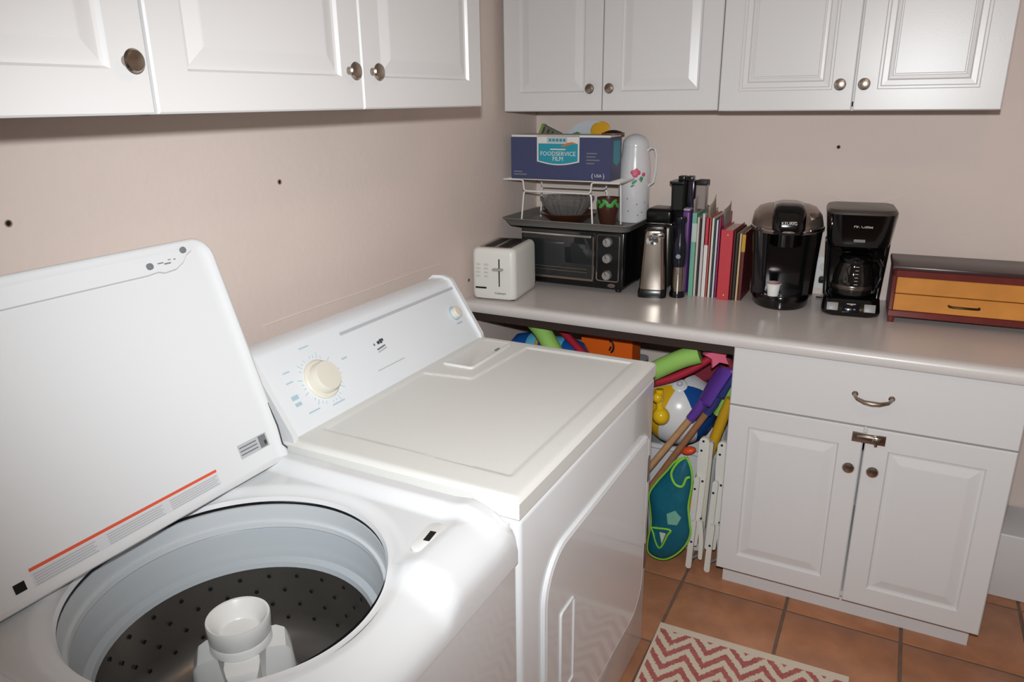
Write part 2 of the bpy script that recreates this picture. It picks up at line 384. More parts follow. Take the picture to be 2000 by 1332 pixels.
# door
dpoly = rrect(-1.690, -1.040, .205, .732, [.022, .10, .10, .10], 10)
dl = MB().loft([[(DXF+h_, -1.365+(y+1.365)*k, .4685+(z-.4685)*k) for y, z in dpoly] for h_, k in ((-.004, 1.0), (.004, 1.0), (.008, .996), (.0095, .988))])
door = obj('door', dl, ENAM, dy, world=True, ang=20)
bead = [(DXF+.003, -1.365+(y+1.365)*1.004, .4685+(z-.4685)*1.005) for y, z in dpoly]
obj('door_bead', MB().tube(bead, .0065, 8, True), ENAM, door, world=True)
hr = [(DXF+.0105, y, z) for y, z in rrect(-1.622, -1.555, .36, .572, .006, 3)]
obj('handle_recess', MB().tube(hr, .0035, 8, True).box(DXF+.009, DXF+.0105, -1.62, -1.557, .362, .57), ENAM, door, world=True)
for (z0, z1) in ((.592, .668), (.315, .392)):
    obj('hinge', MB().rbox(DXF-.001, DXF+.011, -1.040, -1.026, z0, z1, .002, 2), mat('hinge_bronze', (118, 104, 96), .4, .6), door, world=True)

# ------------------------------------------------------------------ washer
WY0, WY1, WZ, WXF, WXB = -2.478, -1.792, .888, .775, .05
WC = Vector((.435, -2.125)); WR = .246
wa = thing('washing_machine', 'white top-loading washing machine with its lid raised', 'washer', ((WXB+WXF)/2, (WY0+WY1)/2, 0))
obj('cabinet', MB().loft([[(x, y, z) for x, y in rrect(WXB+i, WXF-.0012-i, WY0+.0012+i, WY1-.0012-i, .010, 4)] for z, i in ((.03, .004), (.035, 0), (.808, 0), (.808, .006), (.05, .006))]), ENAM, wa, world=True)
for fx in (.12, .70):
    for fy in (WY0+.06, WY1-.06): obj('foot', MB().lathe([(.02, 0), (.022, .008), (.012, .014), (.012, .034)], 16, T((fx, fy, 0)), True), BLACKM, wa, world=True)
def wtop(x, y):
    z = WZ
    e = min(y-WY0, WY1-y); z += .020*(1-sm(.030, .062, e))*(1-.6*sm(.66, .73, x))          # raised side rails
    z -= .022*(1-min(1, max(0, e)/.010))**2
    z += .012*sm(.655, .70, x)                                        # front rail
    sc_ = (1-sm(-2.03, -1.985, y))*sm(-2.40, -2.33, y)                # finger scoop
    z -= (.012*sm(.655, .70, x)+.020*sm(.60, .74, x))*sc_
    r = .085; q = x-(WXF-r)                                           # rolled front edge
    if q > 0: z -= (r-math.sqrt(max(0, r*r-q*q)))*.72
    d = math.hypot(x-WC.x, y-WC.y)-WR
    z -= .010*(1-sm(0, .030, d))                                      # soft fall into the opening
    return z
NA, NR = 160, 46; loops = []
def rectpt(a):
    dx, dy_ = math.cos(a), math.sin(a); t = 1e9
    if dx > 1e-9: t = min(t, (WXF-WC.x)/dx)
    if dx < -1e-9: t = min(t, (WXB+.1-WC.x)/dx)
    if dy_ > 1e-9: t = min(t, (WY1-WC.y)/dy_)
    if dy_ < -1e-9: t = min(t, (WY0-WC.y)/dy_)
    return t
angs = [2*math.pi*k/NA for k in range(NA)]
for (cx, cy) in ((WXF, WY1), (WXF, WY0), (WXB+.1, WY1), (WXB+.1, WY0)):
    a = math.atan2(cy-WC.y, cx-WC.x) % (2*math.pi); k = min(range(NA), key=lambda i: abs(angs[i]-a)); angs[k] = a
angs.sort(); wtm = MB(); V = []; F = []
inner = []
for j in range(NR+1):
    for a in angs:
        t0_, t1_ = WR, rectpt(a); t = t0_+(t1_-t0_)*j/NR; x, y = WC.x+t*math.cos(a), WC.y+t*math.sin(a)
        V.append((x, y, wtop(x, y)))
for j in range(NR):
    for k in range(NA): p, q = j*NA+k, j*NA+(k+1) % NA; F.append((p, q, q+NA, p+NA))
wtm.add(V, F)
rim0 = [Vector(v) for v in V[:NA]]; rimN = [Vector(v) for v in V[-NA:]]
wtm.loft([[Vector((WC.x+(v.x-WC.x)*.985, WC.y+(v.y-WC.y)*.985, v.z-.008)) for v in rim0], rim0], None, False, False)
wtm.loft([rimN, [Vector((v.x, v.y, .80)) for v in rimN]], None, False, False)
wtm.box(WXB, WXB+.10, WY0, WY1, .80, WZ+.012)
obj('top_panel', wtm, ENAM, wa, world=True, ang=50)
TW = T((WC.x, WC.y, 0))
obj('rim_shadow_ring', MB().lathe([(WR-.003, .868), (WR-.003, .864), (WR+.012, .862), (WR+.012, .868)], 72, TW), BLACKM, wa, world=True)  # black ring put in for the shadow gap below the opening's rim
obj('tub_cover', MB().lathe([(WR+.006, .863), (WR-.003, .861), (WR-.004, .835), (WR-.004, .828), (WR-.010, .827), (WR-.011, .818), (WR+.008, .814)], 72, TW), GREYP2, wa, world=True)
bk = obj('balance_ring', MB().lathe([(WR+.006, .812), (WR-.004, .815), (WR-.007, .810), (WR-.008, .780), (WR-.013, .772), (WR-.016, .757), (WR-.027, .751), (WR-.030, .742), (WR-.020, .735)], 72, TW), GREYP, wa, world=True)
BR = WR-.024
obj('basket', MB().lathe([(BR, .742), (BR+.002, .70), (BR+.003, .63), (BR-.003, .600), (BR-.02, .580), (BR-.06, .568), (.03, .566)], 72, TW), TUBST, wa, world=True)
ho = MB()
for zi, z in enumerate((.718, .686, .654, .622)):
    for k in range(26):
        a = 2*math.pi*(k+.5*(zi % 2))/26; M = TW @ Matrix.Rotation(a, 4, 'Z') @ T((BR-.0005, 0, z)) @ RY(-90); ho.lathe([(.0042, .0005), (.0001, .0006)], 8, M)
for rr in (.115, .14, .16):
    for k in range(20):
        a = 2*math.pi*(k+rr*10)/20; ho.lathe([(.0048, 0), (.0035, .001), (.0001, .0012)], 8, TW @ T((rr*math.cos(a), rr*math.sin(a), .5682)))
hh = obj('drain_holes', ho, DARK, wa, world=True); hh['kind'] = 'stuff'
ag = MB().lathe([(.0001, .772), (.030, .772), (.0325, .775), (.0335, .781), (.046, .800), (.0495, .801), (.0505, .797), (.0490, .770), (.0465, .766), (.0485, .763), (.0490, .752), (.0455, .747), (.0415, .70), (.043, .66), (.052, .61), (.075, .585), (.10, .572), (.11, .568)], 48, TW)
agi = obj('agitator', ag, WPLA, wa, world=True)
for a in (47, 137, 227, 317):
    M = TW @ RZ(a)
    fp = [(.035, -.012, .46), (.035, .012, .46)]
    fin = MB().loft([[(x, -th, z), (x, th, z)][::1]+[(x, th, z2), (x, -th, z2)] for x, z, z2, th in ((.03, .58, .748, .026), (.055, .58, .748, .027), (.068, .58, .742, .024), (.076, .58, .728, .018), (.080, .578, .68, .012), (.105, .575, .61, .006))], M)
    obj('agitator_fin', fin, WPLA, agi, world=True)
# latch plate and slot
lm = T((.672, -1.915, wtop(.672, -1.915)-.002)) @ RZ(8)
lpl = obj('latch_plate', MB().loft([[(x, y, 0) for x, y in rrect(-.020, .020, -.045, .045, .019, 6)], [(x, y, .0045) for x, y in rrect(-.020, .020, -.045, .045, .019, 6)], [(x*.88, y*.95, .006) for x, y in rrect(-.020, .020, -.045, .045, .019, 6)]], lm), WPLA, wa, world=True)
obj('latch_slot', MB().rbox(-.006, .006, -.014, .016, .003, .0068, .001, 1, lm), DARK, lpl, world=True)
# rear console (behind the lid)
wcA = [(.05, .89), (.05, 1.05), (.07, 1.07), (.10, 1.07), (.118, 1.055), (.150, .93), (.150, .89)]
obj('console', MB().loft([[(x, y, z) for x, z in wcA] for y in (WY0+.01, WY1-.01)]), ENAMP, wa, world=True)
# raised lid: local u along +y, v up the lid, w out of the lid's inner face
LH = Vector((.252, -1.803, .900)); LT = Vector((.098, -1.803, 1.345)); vv = (LT-LH).normalized(); LL = (LT-LH).length; LW = .622
uu = Vector((0, 1, 0)); ww = uu.cross(vv); LM = Matrix((uu, vv, ww)).transposed().to_4x4(); LM.translation = LH-uu*LW
def lid_loop(ins, w_): return [(x, y, w_) for x, y in rrect(ins, LW-ins, ins*.4, LL-ins, [max(.004, .042-ins), max(.004, .042-ins), .006, .006], 8)]
lidm = MB().loft([lid_loop(.004, -.020), lid_loop(0, -.016), lid_loop(0, .002), lid_loop(.003, .0065), lid_loop(.009, .0075), lid_loop(.017, .0035), lid_loop(.026, .0005)], LM)
lid = obj('lid', lidm, ENAM, wa, world=True, ang=60)
sp = [(0.03, LL-.050), (.25, LL-.050), (.47, LL-.050), (.492, LL-.048), (.505, LL-.052), (.53, LL-.050), (.55, LL-.040), (.562, LL-.028), (.575, LL-.022), (.582, LL-.012), (.592, LL-.009)]
lipP = [(x, y, .0035) for x, y in sp]+[(.592, LL-.006, .003), (.03, LL-.006, .003)]
obj('lid_lip', MB().loft([[(x, y, 0) for x, y, z in lipP], lipP], LM), ENAM, lid, world=True, ang=30)
obj('lid_seam', MB().tube([(x, y-.0008, .0008) for x, y in sp], .0013, 6, False, LM), LGREY, lid, world=True)
for (x, y) in ((.478, LL-.036), (.556, LL-.019)):
    obj('bumper', MB().lathe([(.0062, 0), (.0058, .005), (.0001, .0055)], 16, LM @ T((x, y, .003))), INKG, lid, world=True)
im = MB()
for (x, y, a_, b_) in ((.502, -.034, .012, .002), (.516, -.037, .014, .0025), (.522, -.031, .006, .0015), (.533, -.032, .004, .002)): im.box(x-a_/2, x+a_/2, LL+y-b_/2, LL+y+b_/2, .0035, .0040, LM)
obj('lid_print', im, INKG, lid, world=True, smooth=False)
def lidbox(name, x0, x1, y0, y1, m, z=.0005, par=None, t_=.0005): return obj(name, MB().box(x0, x1, y0, y1, z, z+t_, LM), m, par or lid, world=True, smooth=False)
stk = lidbox('rating_sticker', .515, .588, .040, .068, LGREY)
lidbox('sticker_print', .566, .584, .042, .066, INKG, .001, stk); lidbox('sticker_print', .577, .583, .046, .054, INKD, .0015, stk)
for q in range(3): lidbox('sticker_print', .518, .560, .046+.007*q, .0485+.007*q, INKG, .001, stk)
wst = plab(lidbox('warning_label', .112, .455, .018, .040, mat('label_white', (214, 216, 219), .5)), 'warning label with a red stripe')
lidbox('label_stripe', .112, .455, .0425, .0475, RED, .0006, wst)
for (a_, b_) in ((.115, .212), (.232, .335), (.350, .452)):
    for q in range(5): lidbox('label_print', a_, b_-.004*(q % 2), .0195+.004*q, .0215+.004*q, LGREY, .001, wst)
lidbox('latch_hole', .085, .101, .022, .036, DARK, .0006, None, .001)
hg = MB().tube([LM @ Vector((LW-.008, .12, .006)), LM @ Vector((LW-.006, .07, .008)), LM @ Vector((LW-.010, .03, .008)), LM @ Vector((LW-.004, .02, .010))], .0016, 6)
obj('hinge_wire', hg, INKD, lid, world=True)
# ------------------------------------------------------------------ things on the worktop
# toaster (local: front at y=0 facing -y, x from 0)
to = thing('toaster', 'white two-slice toaster on the worktop beside the left wall', 'toaster', (-.024, -.592, CT), R(7))
TWd, TD, TH = .166, .235, .186
tb = MB().loft([[(x, y, z) for x, y in rrect(i, TWd-i, i, TD-i, .022, 5)] for z, i in ((.006, .004), (.012, .001), (.03, 0), (.165, .0015), (.178, .004), (.184, .009), (.186, .016))])
body = obj('body', tb, mat('toaster_white', (226, 226, 220), .35), to)
for (fx, fy) in ((.02, .025), (TWd-.02, .025), (.02, TD-.025), (TWd-.02, TD-.025)): obj('foot', MB().lathe([(.008, 0), (.009, .003), (.007, .007)], 12, T((fx, fy, 0)), True, True), BLACKM, to)
obj('top_plate', MB().loft([[(x, y, z) for x, y in rrect(.024, TWd-.024, .022, TD-.022, .008, 3)] for z in (.1845, .1872)]), STEEL, to)
for x0 in (.040, .092):
    s_ = obj('bread_slot', MB().loft([[(x, y, z) for x, y in rrect(x0, x0+.034, .034, TD-.034, .006, 3)] for z in (.1868, .1878)]), DARK, to)
    obj('slot_wires', MB().tube([(x0+.010, .036, .1879), (x0+.010, TD-.036, .1879)], .0008, 5).tube([(x0+.024, .036, .1879), (x0+.024, TD-.036, .1879)], .0008, 5), CHROME, s_)
ls = obj('lever_slot', MB().rbox(.1045, .1085, -.0008, .002, .052, .150, .0004, 1), DARK, to)
obj('lever', MB().rbox(.086, .124, -.020, -.0008, .112, .119, .003, 2), mat('toaster_grey', (168, 168, 164), .35), to)
for cx in (.028, .058):
    for k in range(4): obj('button', MB().rbox(cx-.008, cx+.008, -.003, .001, .126-.014*k, .133-.014*k, .002, 2), mat('toaster_button', (205, 205, 199), .4), to)
obj('control_bar', MB().rbox(.016, .058, -.0025, .001, .042, .048, .001, 1), BLACKM, to)
text('brand_lettering', 'Cuisinart', .0115, T((.110, -.0006, .028)) @ RX(90), INKD, to)

# toaster oven
ox0, ox1, oy0, oy1, oz0, oz1 = .035, .446, -.315, -.045, CT+.016, 1.142
ov = thing('toaster_oven', 'black toaster oven with three silver knobs and glass door', 'oven', ((ox0+ox1)/2, oy0, CT))
obj('body', MB().rbox(ox0, ox1, oy0+.012, oy1, oz0, oz1, .010, 3), BLACK, ov, world=True)
for fx in (ox0+.03, ox1-.03):
    for fy in (oy0+.04, oy1-.03): obj('foot', MB().lathe([(.011, 0), (.012, .004), (.01, .018)], 14, T((fx, fy, CT)), True, True), BLACKM, ov, world=True)
fp = obj('front_frame', MB().rbox(ox0+.002, ox1-.002, oy0, oy0+.014, oz0+.002, oz1-.004, .005, 2), BLACK, ov, world=True)
SX = .340
GLS = mat('oven_glass', (34, 38, 40), .05, coat=.6)
dz0, dz1 = oz0+.030, oz1-.012
odr = obj('door', MB().rbox(ox0+.012, SX-.004, oy0-.007, oy0+.001, dz0-.008, dz1+.004, .003, 2), GLS, ov, world=True)
obj('door_handle', MB().rbox(ox0+.016, SX-.010, oy0-.028, oy0-.017, dz1-.014, dz1-.004, .004, 3).box(ox0+.03, ox0+.04, oy0-.018, oy0-.006, dz1-.013, dz1-.005).box(SX-.034, SX-.024, oy0-.018, oy0-.006, dz1-.013, dz1-.005), CHROME, odr, world=True)
obj('door_trim', MB().rbox(ox0+.016, SX-.008, oy0-.0085, oy0-.0065, dz0-.006, dz0+.002, .0006, 1).rbox(SX-.012, SX-.006, oy0-.0085, oy0-.0065, dz0, dz1-.01, .0006, 1), STEEL, odr, world=True)
rk = MB()
for k in range(2): rk.tube([(ox0+.03, oy0-.0078, .985+.012*k), (SX-.03, oy0-.0078, .985+.012*k)], .0016, 6)
obj('oven_rack', rk, STEEL, odr, world=True)
cp = [(x, y) for x, y in rrect(SX+.004, ox1-.018, oz0+.030, oz1-.014, .008, 4)]
obj('control_trim', MB().tube([(x, oy0-.001, z) for x, z in cp], .0022, 6, True), CHROME, ov, world=True)
for z in (1.103, 1.044, .982):
    M = T((.385, oy0, z)) @ RX(90)
    k_ = obj('knob', MB().lathe([(.0175, 0), (.0165, .012), (.0150, .016), (.0001, .0165)], 24, M), mat('knob_silver', (190, 188, 186), .3, .7), ov, world=True)
    obj('knob_pointer', MB().box(-.0012, .0012, 0, .015, .0165, .0172, M @ RZ(25)), INKD, k_, world=True)
bg = obj('badge', MB().lathe([(.0001, 0), (.0145, 0), (.0145, .0012), (.0001, .0014)], 28, T((.402, oy0, oz0+.014)) @ RX(90) @ Matrix.Diagonal((1, .5, 1, 1))), STEEL, ov, world=True)
text('badge_lettering', 'Oster', .010, T((.402, oy0-.0016, oz0+.014)) @ RX(90), INKD, bg, world=True)

# broiler tray on the oven
def tray_loop(i, z): return [(x, y, z) for x, y in rrect(-.035+i, .478-i, -.352+i, -.004-i, .03, 5)]
tr = obj('baking_tray', MB().loft([tray_loop(.024, 1.1422), tray_loop(.019, 1.143), tray_loop(.006, 1.165), tray_loop(0, 1.168), tray_loop(0, 1.171), tray_loop(.008, 1.1695), tray_loop(.017, 1.149), tray_loop(.020, 1.1468)]), mat('tray_grey', (118, 116, 112), .38, .15), loc=None)
tag(tr, 'grey metal baking tray lying on top of the toaster oven', 'tray')
TZ = 1.147

# wire shelf rack standing in the tray
RKM = mat('white_wire', (226, 224, 218), .35)
ra = thing('wire_rack', 'white wire shelf rack standing in the tray under the film carton', 'rack', (.18, -.2, TZ))
RT = 1.309
front = [(-.040, RT), (.030, RT+.001), (.040, RT-.003), (.044, RT-.034), (.050, RT-.040), (.300, RT-.040), (.310, RT-.034), (.313, RT-.004), (.322, RT), (.415, RT)]
for y in (-.305, -.148): obj('frame_wire', MB().tube([(x, y, z) for x, z in front], .0032, 8), RKM, ra, world=True)
for x in (-.040, .415): obj('side_wire', MB().tube([(x, -.305, RT), (x, -.148, RT)], .0032, 8), RKM, ra, world=True)
for k in range(8):
    y = -.29+.019*k; obj('deck_wire', MB().tube([(-.040, y, RT+.001), (.415, y, RT+.001)], .0016, 6), RKM, ra, world=True)
for x, dx in ((.048, -.010), (.306, .014), ):
    for y, dyy in ((-.305, -.008), (-.148, .006)):
        obj('leg', MB().tube([(x+dx*.2, y, RT-.042), (x+dx*.5, y, RT-.052), (x+dx*1.2, y+dyy, TZ+.004)], .0032, 8), RKM, ra, world=True)
obj('leg', MB().tube([(.372, -.20, RT), (.385, -.20, RT-.012), (.392, -.205, TZ+.004)], .003, 8), RKM, ra, world=True)

# carton of food film on the rack
NAVY = mat('carton_navy', (63, 69, 106), .45, var=(40, .03)); TEAL = mat('carton_teal', (38, 148, 168), .45); CWHITE = mat('carton_white', (222, 220, 214), .5)
bx = thing('film_carton', 'long navy blue food film carton lying on the wire rack', 'box', (-.018, -.288, RT+.003), R(1.2))
BW, BD, BH = .392, .115, .158
obj('carton_body', MB().rbox(0, BW, 0, BD, 0, BH-.008, .0015, 1), NAVY, bx)
obj('carton_lid', MB().rbox(.003, BW-.003, -.0008, BD+.001, BH-.008, BH, .0015, 1), CWHITE, bx)
FRM = RX(90)
def crest(x0, x1, z0, z1, sag): return [(x0, z1), (x0, z0)]+[(x0+(x1-x0)*k/12, z0-sag*math.sin(math.pi*k/12)) for k in range(1, 12)]+[(x1, z0), (x1, z1)]
p1 = obj('label_panel', MB().loft([[(x, -d, z) for x, z in crest(.107, .273, .064, BH-.002, .012)] for d in (-.001, .0008)]), CWHITE, bx, smooth=False)
obj('teal_panel', MB().loft([[(x, -d, z) for x, z in crest(.113, .267, .067, .128, .011)] for d in (0, .0014)]), TEAL, p1, smooth=False)
text('lettering', 'FOODSERVICE', .0215, T((.190, -.0018, .092)) @ FRM, CWHITE, p1, sx=1.0); text('lettering', 'FILM', .0215, T((.190, -.0018, .074)) @ FRM, CWHITE, p1)
obj('print_line', MB().box(.160, .220, -.0018, -.0013, .106, .110), CWHITE, p1, smooth=False)
obj('emblem_frame', MB().box(.147, .226, -.0013, 0, .130, .150), LGREY, p1, smooth=False)
for k in range(5): obj('emblem_print', MB().box(.154+.014*k, .164+.014*k, -.0017, -.0012, .135, .145), TEAL, p1, smooth=False)
obj('swoosh', MB().loft([[(.20, -d, .119), (.215, -d, .118), (.24, -d, .126), (.262, -d, .129), (.245, -d, .134), (.225, -d, .131)] for d in (0, .0018)]), mat('swoosh_orange', (196, 120, 74), .5), p1, smooth=False)
for k, w_ in enumerate((.040, .034, .050, .030)): obj('print_line', MB().box(.300, .300+w_, -.0006, 0, .0935-.0115*k, .0975-.0115*k), INKG, bx, smooth=False)
text('lettering', 'USA', .015, T((.345, -.0006, .018)) @ FRM, CWHITE, bx); text('lettering', '(      )', .022, T((.345, -.0006, .018)) @ FRM, CWHITE, bx)
for z_, w_ in ((.026, .034), (.016, .052)): obj('print_line', MB().box(.012, .012+w_, -.0006, 0, z_-.0022, z_+.0022), INKG, bx, smooth=False)
obj('side_label', MB().loft([[(BW+d, y, z) for y, z in crest(.025, .095, .064, .138, .012)] for d in (0, .001)]), TEAL, bx, smooth=False)
# small dark lid resting on the carton's end
ZB = RT+.003+BH
sl_ = thing('pan_lid', 'small dark lid with brown rim resting on the carton end', 'lid', (.352, -.205, ZB), 0)
obj('disc', MB().lathe([(.0001, 0), (.036, 0), (.038, .004), (.030, .010), (.012, .015), (.0001, .016)], 28), BLACK, sl_)
obj('rim', MB().lathe([(.036, .0), (.041, .001), (.041, .006), (.036, .006)], 28), mat('brown_wood', (122, 82, 52), .5), sl_)
# decorated plate standing behind the carton
pl = thing('plate', 'pale blue plate with a yellow lemon standing behind the carton', 'plate', (.232, -.152, RT+.003))
PM = RX(-12) @ T((0, 0, .106)) @ RX(90)
obj('dish', MB().lathe([(.0001, -.006), (.06, -.006), (.098, .006), (.098, .009), (.062, -.002), (.0001, -.002)], 48, PM @ Matrix.Diagonal((1.12, 1.02, 1, 1))), mat('plate_blue', (196, 204, 212), .2, coat=.3), pl)
obj('lemon', MB().sphere((0, 0, 0), .040, 20, 10, (1, .8, .12), PM @ T((.040, .066, .006))), mat('lemon_yellow', (224, 168, 40), .4), pl)
for a, x in ((20, .088), (-30, -.045), (10, -.058)): obj('leaf', MB().sphere((0, 0, 0), .014, 10, 6, (1, .45, .15), PM @ T((x, .05, .010)) @ RZ(a)), mat('leaf_green', (86, 132, 66), .5), pl)
# green-edged packet leaning in the corner
pk = thing('packet', 'green-edged patterned packet standing in the corner behind the carton', 'packet', (-.022, -.134, RT+.003), R(-12))
KM = T((0, 0, .036)) @ RX(-6) @ RY(20)
obj('sleeve', MB().rbox(0, .10, 0, .022, 0, .165, .002, 1, KM), mat('packet_grey', (120, 122, 104), .5, var=(60, .25)), pk)
obj('edge_band', MB().rbox(-.004, .008, -.001, .023, 0, .167, .002, 1, KM), mat('packet_green', (132, 168, 70), .5), pk)
for k in range(4): obj('lattice_band', MB().box(.012+.022*k, .018+.022*k, -.0012, 0, .02, .160, KM), mat('packet_dark', (70, 62, 52), .6), pk, smooth=False)
# glassware under the rack
AMB = mat('amber_glass', (92, 52, 32), .08, trans=.35, coat=.5); CLR = mat('cut_glass', (220, 220, 218), .02, trans=.88, ior=1.5)
gd = tag(obj('glass_dish', MB().lathe([(.0001, 0), (.055, 0), (.06, .003), (.095, .028), (.108, .040), (.105, .041), (.09, .030), (.055, .006), (.0001, .005)], 40), AMB, loc=(.185, -.215, TZ)), 'dark amber glass dish in the tray under the wire rack', 'dish')
segs = 48; cb = []
for r_, z in ((.028, .0), (.034, .002), (.062, .026), (.088, .066), (.098, .088), (.094, .089), (.084, .068), (.058, .030), (.03, .007), (.001, .006)):
    cb.append([(r_*(1+.06*(k % 2))*math.cos(2*math.pi*k/segs), r_*(1+.06*(k % 2))*math.sin(2*math.pi*k/segs), z) for k in range(segs)])
tag(obj('cut_glass_bowl', MB().loft(cb), CLR, ang=12, loc=(.180, -.215, TZ+.0085)), 'sparkling cut glass bowl set inside the amber dish', 'bowl')
pt = thing('pot', 'brown pot with green leaves painted on it under the rack', 'pot', (.345, -.215, TZ)); pt.scale = (.8, .8, 1)
obj('pot_body', MB().lathe([(.0001, 0), (.030, 0), (.038, .01), (.050, .06), (.052, .102), (.049, .102), (.046, .06), (.0001, .012)], 32), mat('pot_brown', (74, 44, 36), .3), pt)
for k in range(7):
    a = -150+22*k; obj('leaf', MB().sphere((0, 0, 0), .016, 10, 6, (.5, 1.1, .14), RZ(a) @ T((.052, 0, .076+.012*(k % 2))) @ RY(90) @ RZ(30*(k % 3)-30)), mat('pot_green', (78, 160, 78), .4), pt)

# white carafe with flowers
th = thing('vacuum_jug', 'white vacuum jug with pink flowers behind the wire rack', 'jug', (.398, -.085, TZ), R(-20))
JW = mat('jug_white', (224, 224, 226), .22, coat=.4)
obj('jug_body', MB().lathe([(.0001, .001), (.055, .001), (.058, .006), (.059, .18), (.057, .215), (.051, .25), (.048, .275)], 40), JW, th)
obj('jug_lid', MB().lathe([(.0485, .2745), (.049, .282), (.045, .298), (.034, .312), (.014, .320), (.0001, .322)], 40), JW, th)
obj('jug_handle', MB().tube([(.047, .01, .262), (.062, .015, .274), (.076, .018, .268), (.083, .019, .245), (.082, .018, .19), (.076, .016, .15), (.056, .012, .135)], .0045, 10), JW, th)
PK = mat('flower_pink', (214, 92, 122), .4); GRN = mat('flower_green', (70, 150, 100), .4)
def onjug(a, z, rr=.0585): return RZ(a) @ T((rr, 0, z)) @ RY(90)
for a, z, s_ in ((-50, .178, .011), (-40, .185, .010), (-58, .186, .009), (-46, .192, .009), (-18, .178, .008)): obj('flower', MB().sphere((0, 0, 0), s_, 10, 6, (1, 1, .16), onjug(a, z)), PK, th)
for a, z, s_ in ((-60, .160, .009), (-52, .152, .010), (-30, .165, .008), (-58, .138, .007), (-25, .160, .009)): obj('flower_leaf', MB().sphere((0, 0, 0), s_, 8, 6, (1.2, .5, .16), onjug(a, z) @ RZ(a)), GRN, th)
for a, z in ((-70, .045), (-40, .07), (-20, .04), (-75, .09), (-35, .03), (-8, .075)): obj('speck', MB().sphere((0, 0, 0), .0035, 6, 4, (1, .7, .2), onjug(a, z)), mat('speck_grey', (120, 130, 150), .4), th)

# electric can opener
co_ = thing('can_opener', 'tapered stainless steel can opener with black base', 'can opener', (.549, -.297, CT), R(14))
cb_ = [[(x, y, z) for x, y in rrect(-.046*k, .046*k, -.010+.02*(1-k), .10, .016, 4)] for z, k in ((.028, 1.0), (.12, .90), (.20, .80), (.225, .77), (.236, .70))]
obj('front_shell', MB().loft(cb_), STEEL, co_)
obj('base', MB().loft([[(x, y, z) for x, y in rrect(-.050, .050, -.018, .114, .02, 4)] for z in (0, .018)]+[[(x, y, .030) for x, y in rrect(-.047, .047, -.013, .112, .018, 4)]]), BLACK, co_)
obj('back_shell', MB().loft([[(x, y, z) for x, y in rrect(-.046*k, .046*k, .072, .116, .010, 4)] for z, k in ((.028, 1.03), (.20, .86), (.240, .80))]), BLACK, co_)
M = T((-.006, -.001, .203)) @ RX(90)
obj('cutter_plate', MB().lathe([(.0001, 0), (.021, 0), (.021, .005), (.0001, .006)], 24, M), CHROME, co_)
for dx, dz in ((-.007, .006), (.007, .004), (0, -.007)): obj('cutter_wheel', MB().lathe([(.0001, .005), (.0055, .005), (.0055, .012), (.0001, .012)], 14, M @ T((dx, dz, 0))), INKD, co_)
obj('lever_arm', MB().rbox(-.008, .036, -.022, .004, .215, .232, .004, 2), CHROME, co_)

# hand blender standing on end
hb = thing('hand_blender', 'dark hand blender standing upright beside the can opener', 'blender', (.628, -.250, CT))
obj('foot_ring', MB().lathe([(.0001, 0), (.027, 0), (.028, .01), (.024, .022)], 28), BLACK, hb)
obj('steel_shaft', MB().lathe([(.0225, .020), (.023, .085), (.021, .112)], 28), STEEL, hb)
obj('motor_body', MB().lathe([(.022, .110), (.026, .125), (.027, .165), (.024, .19), (.017, .225), (.016, .26), (.021, .272), (.019, .284), (.0001, .286)], 28), mat('navy_black', (24, 27, 38), .2), hb)
obj('button', MB().lathe([(.0085, 0), (.008, .003), (.0001, .0035)], 18, T((.004, -.0265, .150)) @ RX(90)), mat('button_grey', (150, 155, 165), .4), hb)

# grinder with black top behind the can opener
gr = thing('coffee_grinder', 'black-topped steel appliance behind the can opener', 'appliance', (.547, -.125, CT))
obj('housing', MB().rbox(-.070, .022, -.042, .06, 0, .235, .012, 3), mat('dull_steel', (120, 114, 110), .35, .8), gr)
obj('top_cover', MB().rbox(-.074, .026, -.046, .066, .235, .296, .014, 3), BLACK, gr)
obj('chrome_band', MB().rbox(-.075, .027, -.0475, .067, .238, .246, .003, 2), CHROME, gr)

# juicer: purple tower and black hopper
ju = thing('juicer', 'slim purple juicer with a black feed hopper behind the blender', 'juicer', (.641, -.145, CT))
PUR = mat('purple_plastic', (104, 62, 128), .35)
obj('tower', MB().rbox(-.019, .008, -.070, .07, 0, .300, .007, 3), PUR, ju)
obj('tower_cap', MB().rbox(-.018, .007, -.069, .069, .300, .309, .004, 2), mat('cap_grey', (168, 160, 172), .35), ju)
obj('hopper', MB().loft([[(x, y, z) for x, y in rrect(-.062-k, -.020+.002, -.040-k, .022+k, .012, 4)] for z, k in ((.24, -.008), (.285, -.004), (.300, .008), (.385, .010), (.392, .016), (.398, .016))]), mat('hopper_black', (26, 28, 28), .3), ju)
obj('hopper_stem', MB().rbox(-.060, -.020, -.030, .012, .0, .245, .008, 2), BLACK, ju)
for x0, x1 in ((-.052, -.029), (-.024, -.001)): obj('pusher', MB().rbox(x0, x1, -.030, .010, .395, .416, .003, 2), BLACK, ju)
obj('feed_tube', MB().rbox(-.012, .008, -.035, .012, .305, .402, .004, 2), mat('tube_navy', (30, 26, 44), .2), ju)
gc = obj('clear_cup', MB().loft([[(x, y, z) for x, y in rrect(.010, .048, -.030, .015, .008, 3)] for z in (.305, .392)]), mat('smoke_grey', (150, 138, 134), .2), ju)
obj('cup_lid', MB().rbox(.012, .050, -.033, .018, .386, .404, .003, 2), BLACKM, gc)

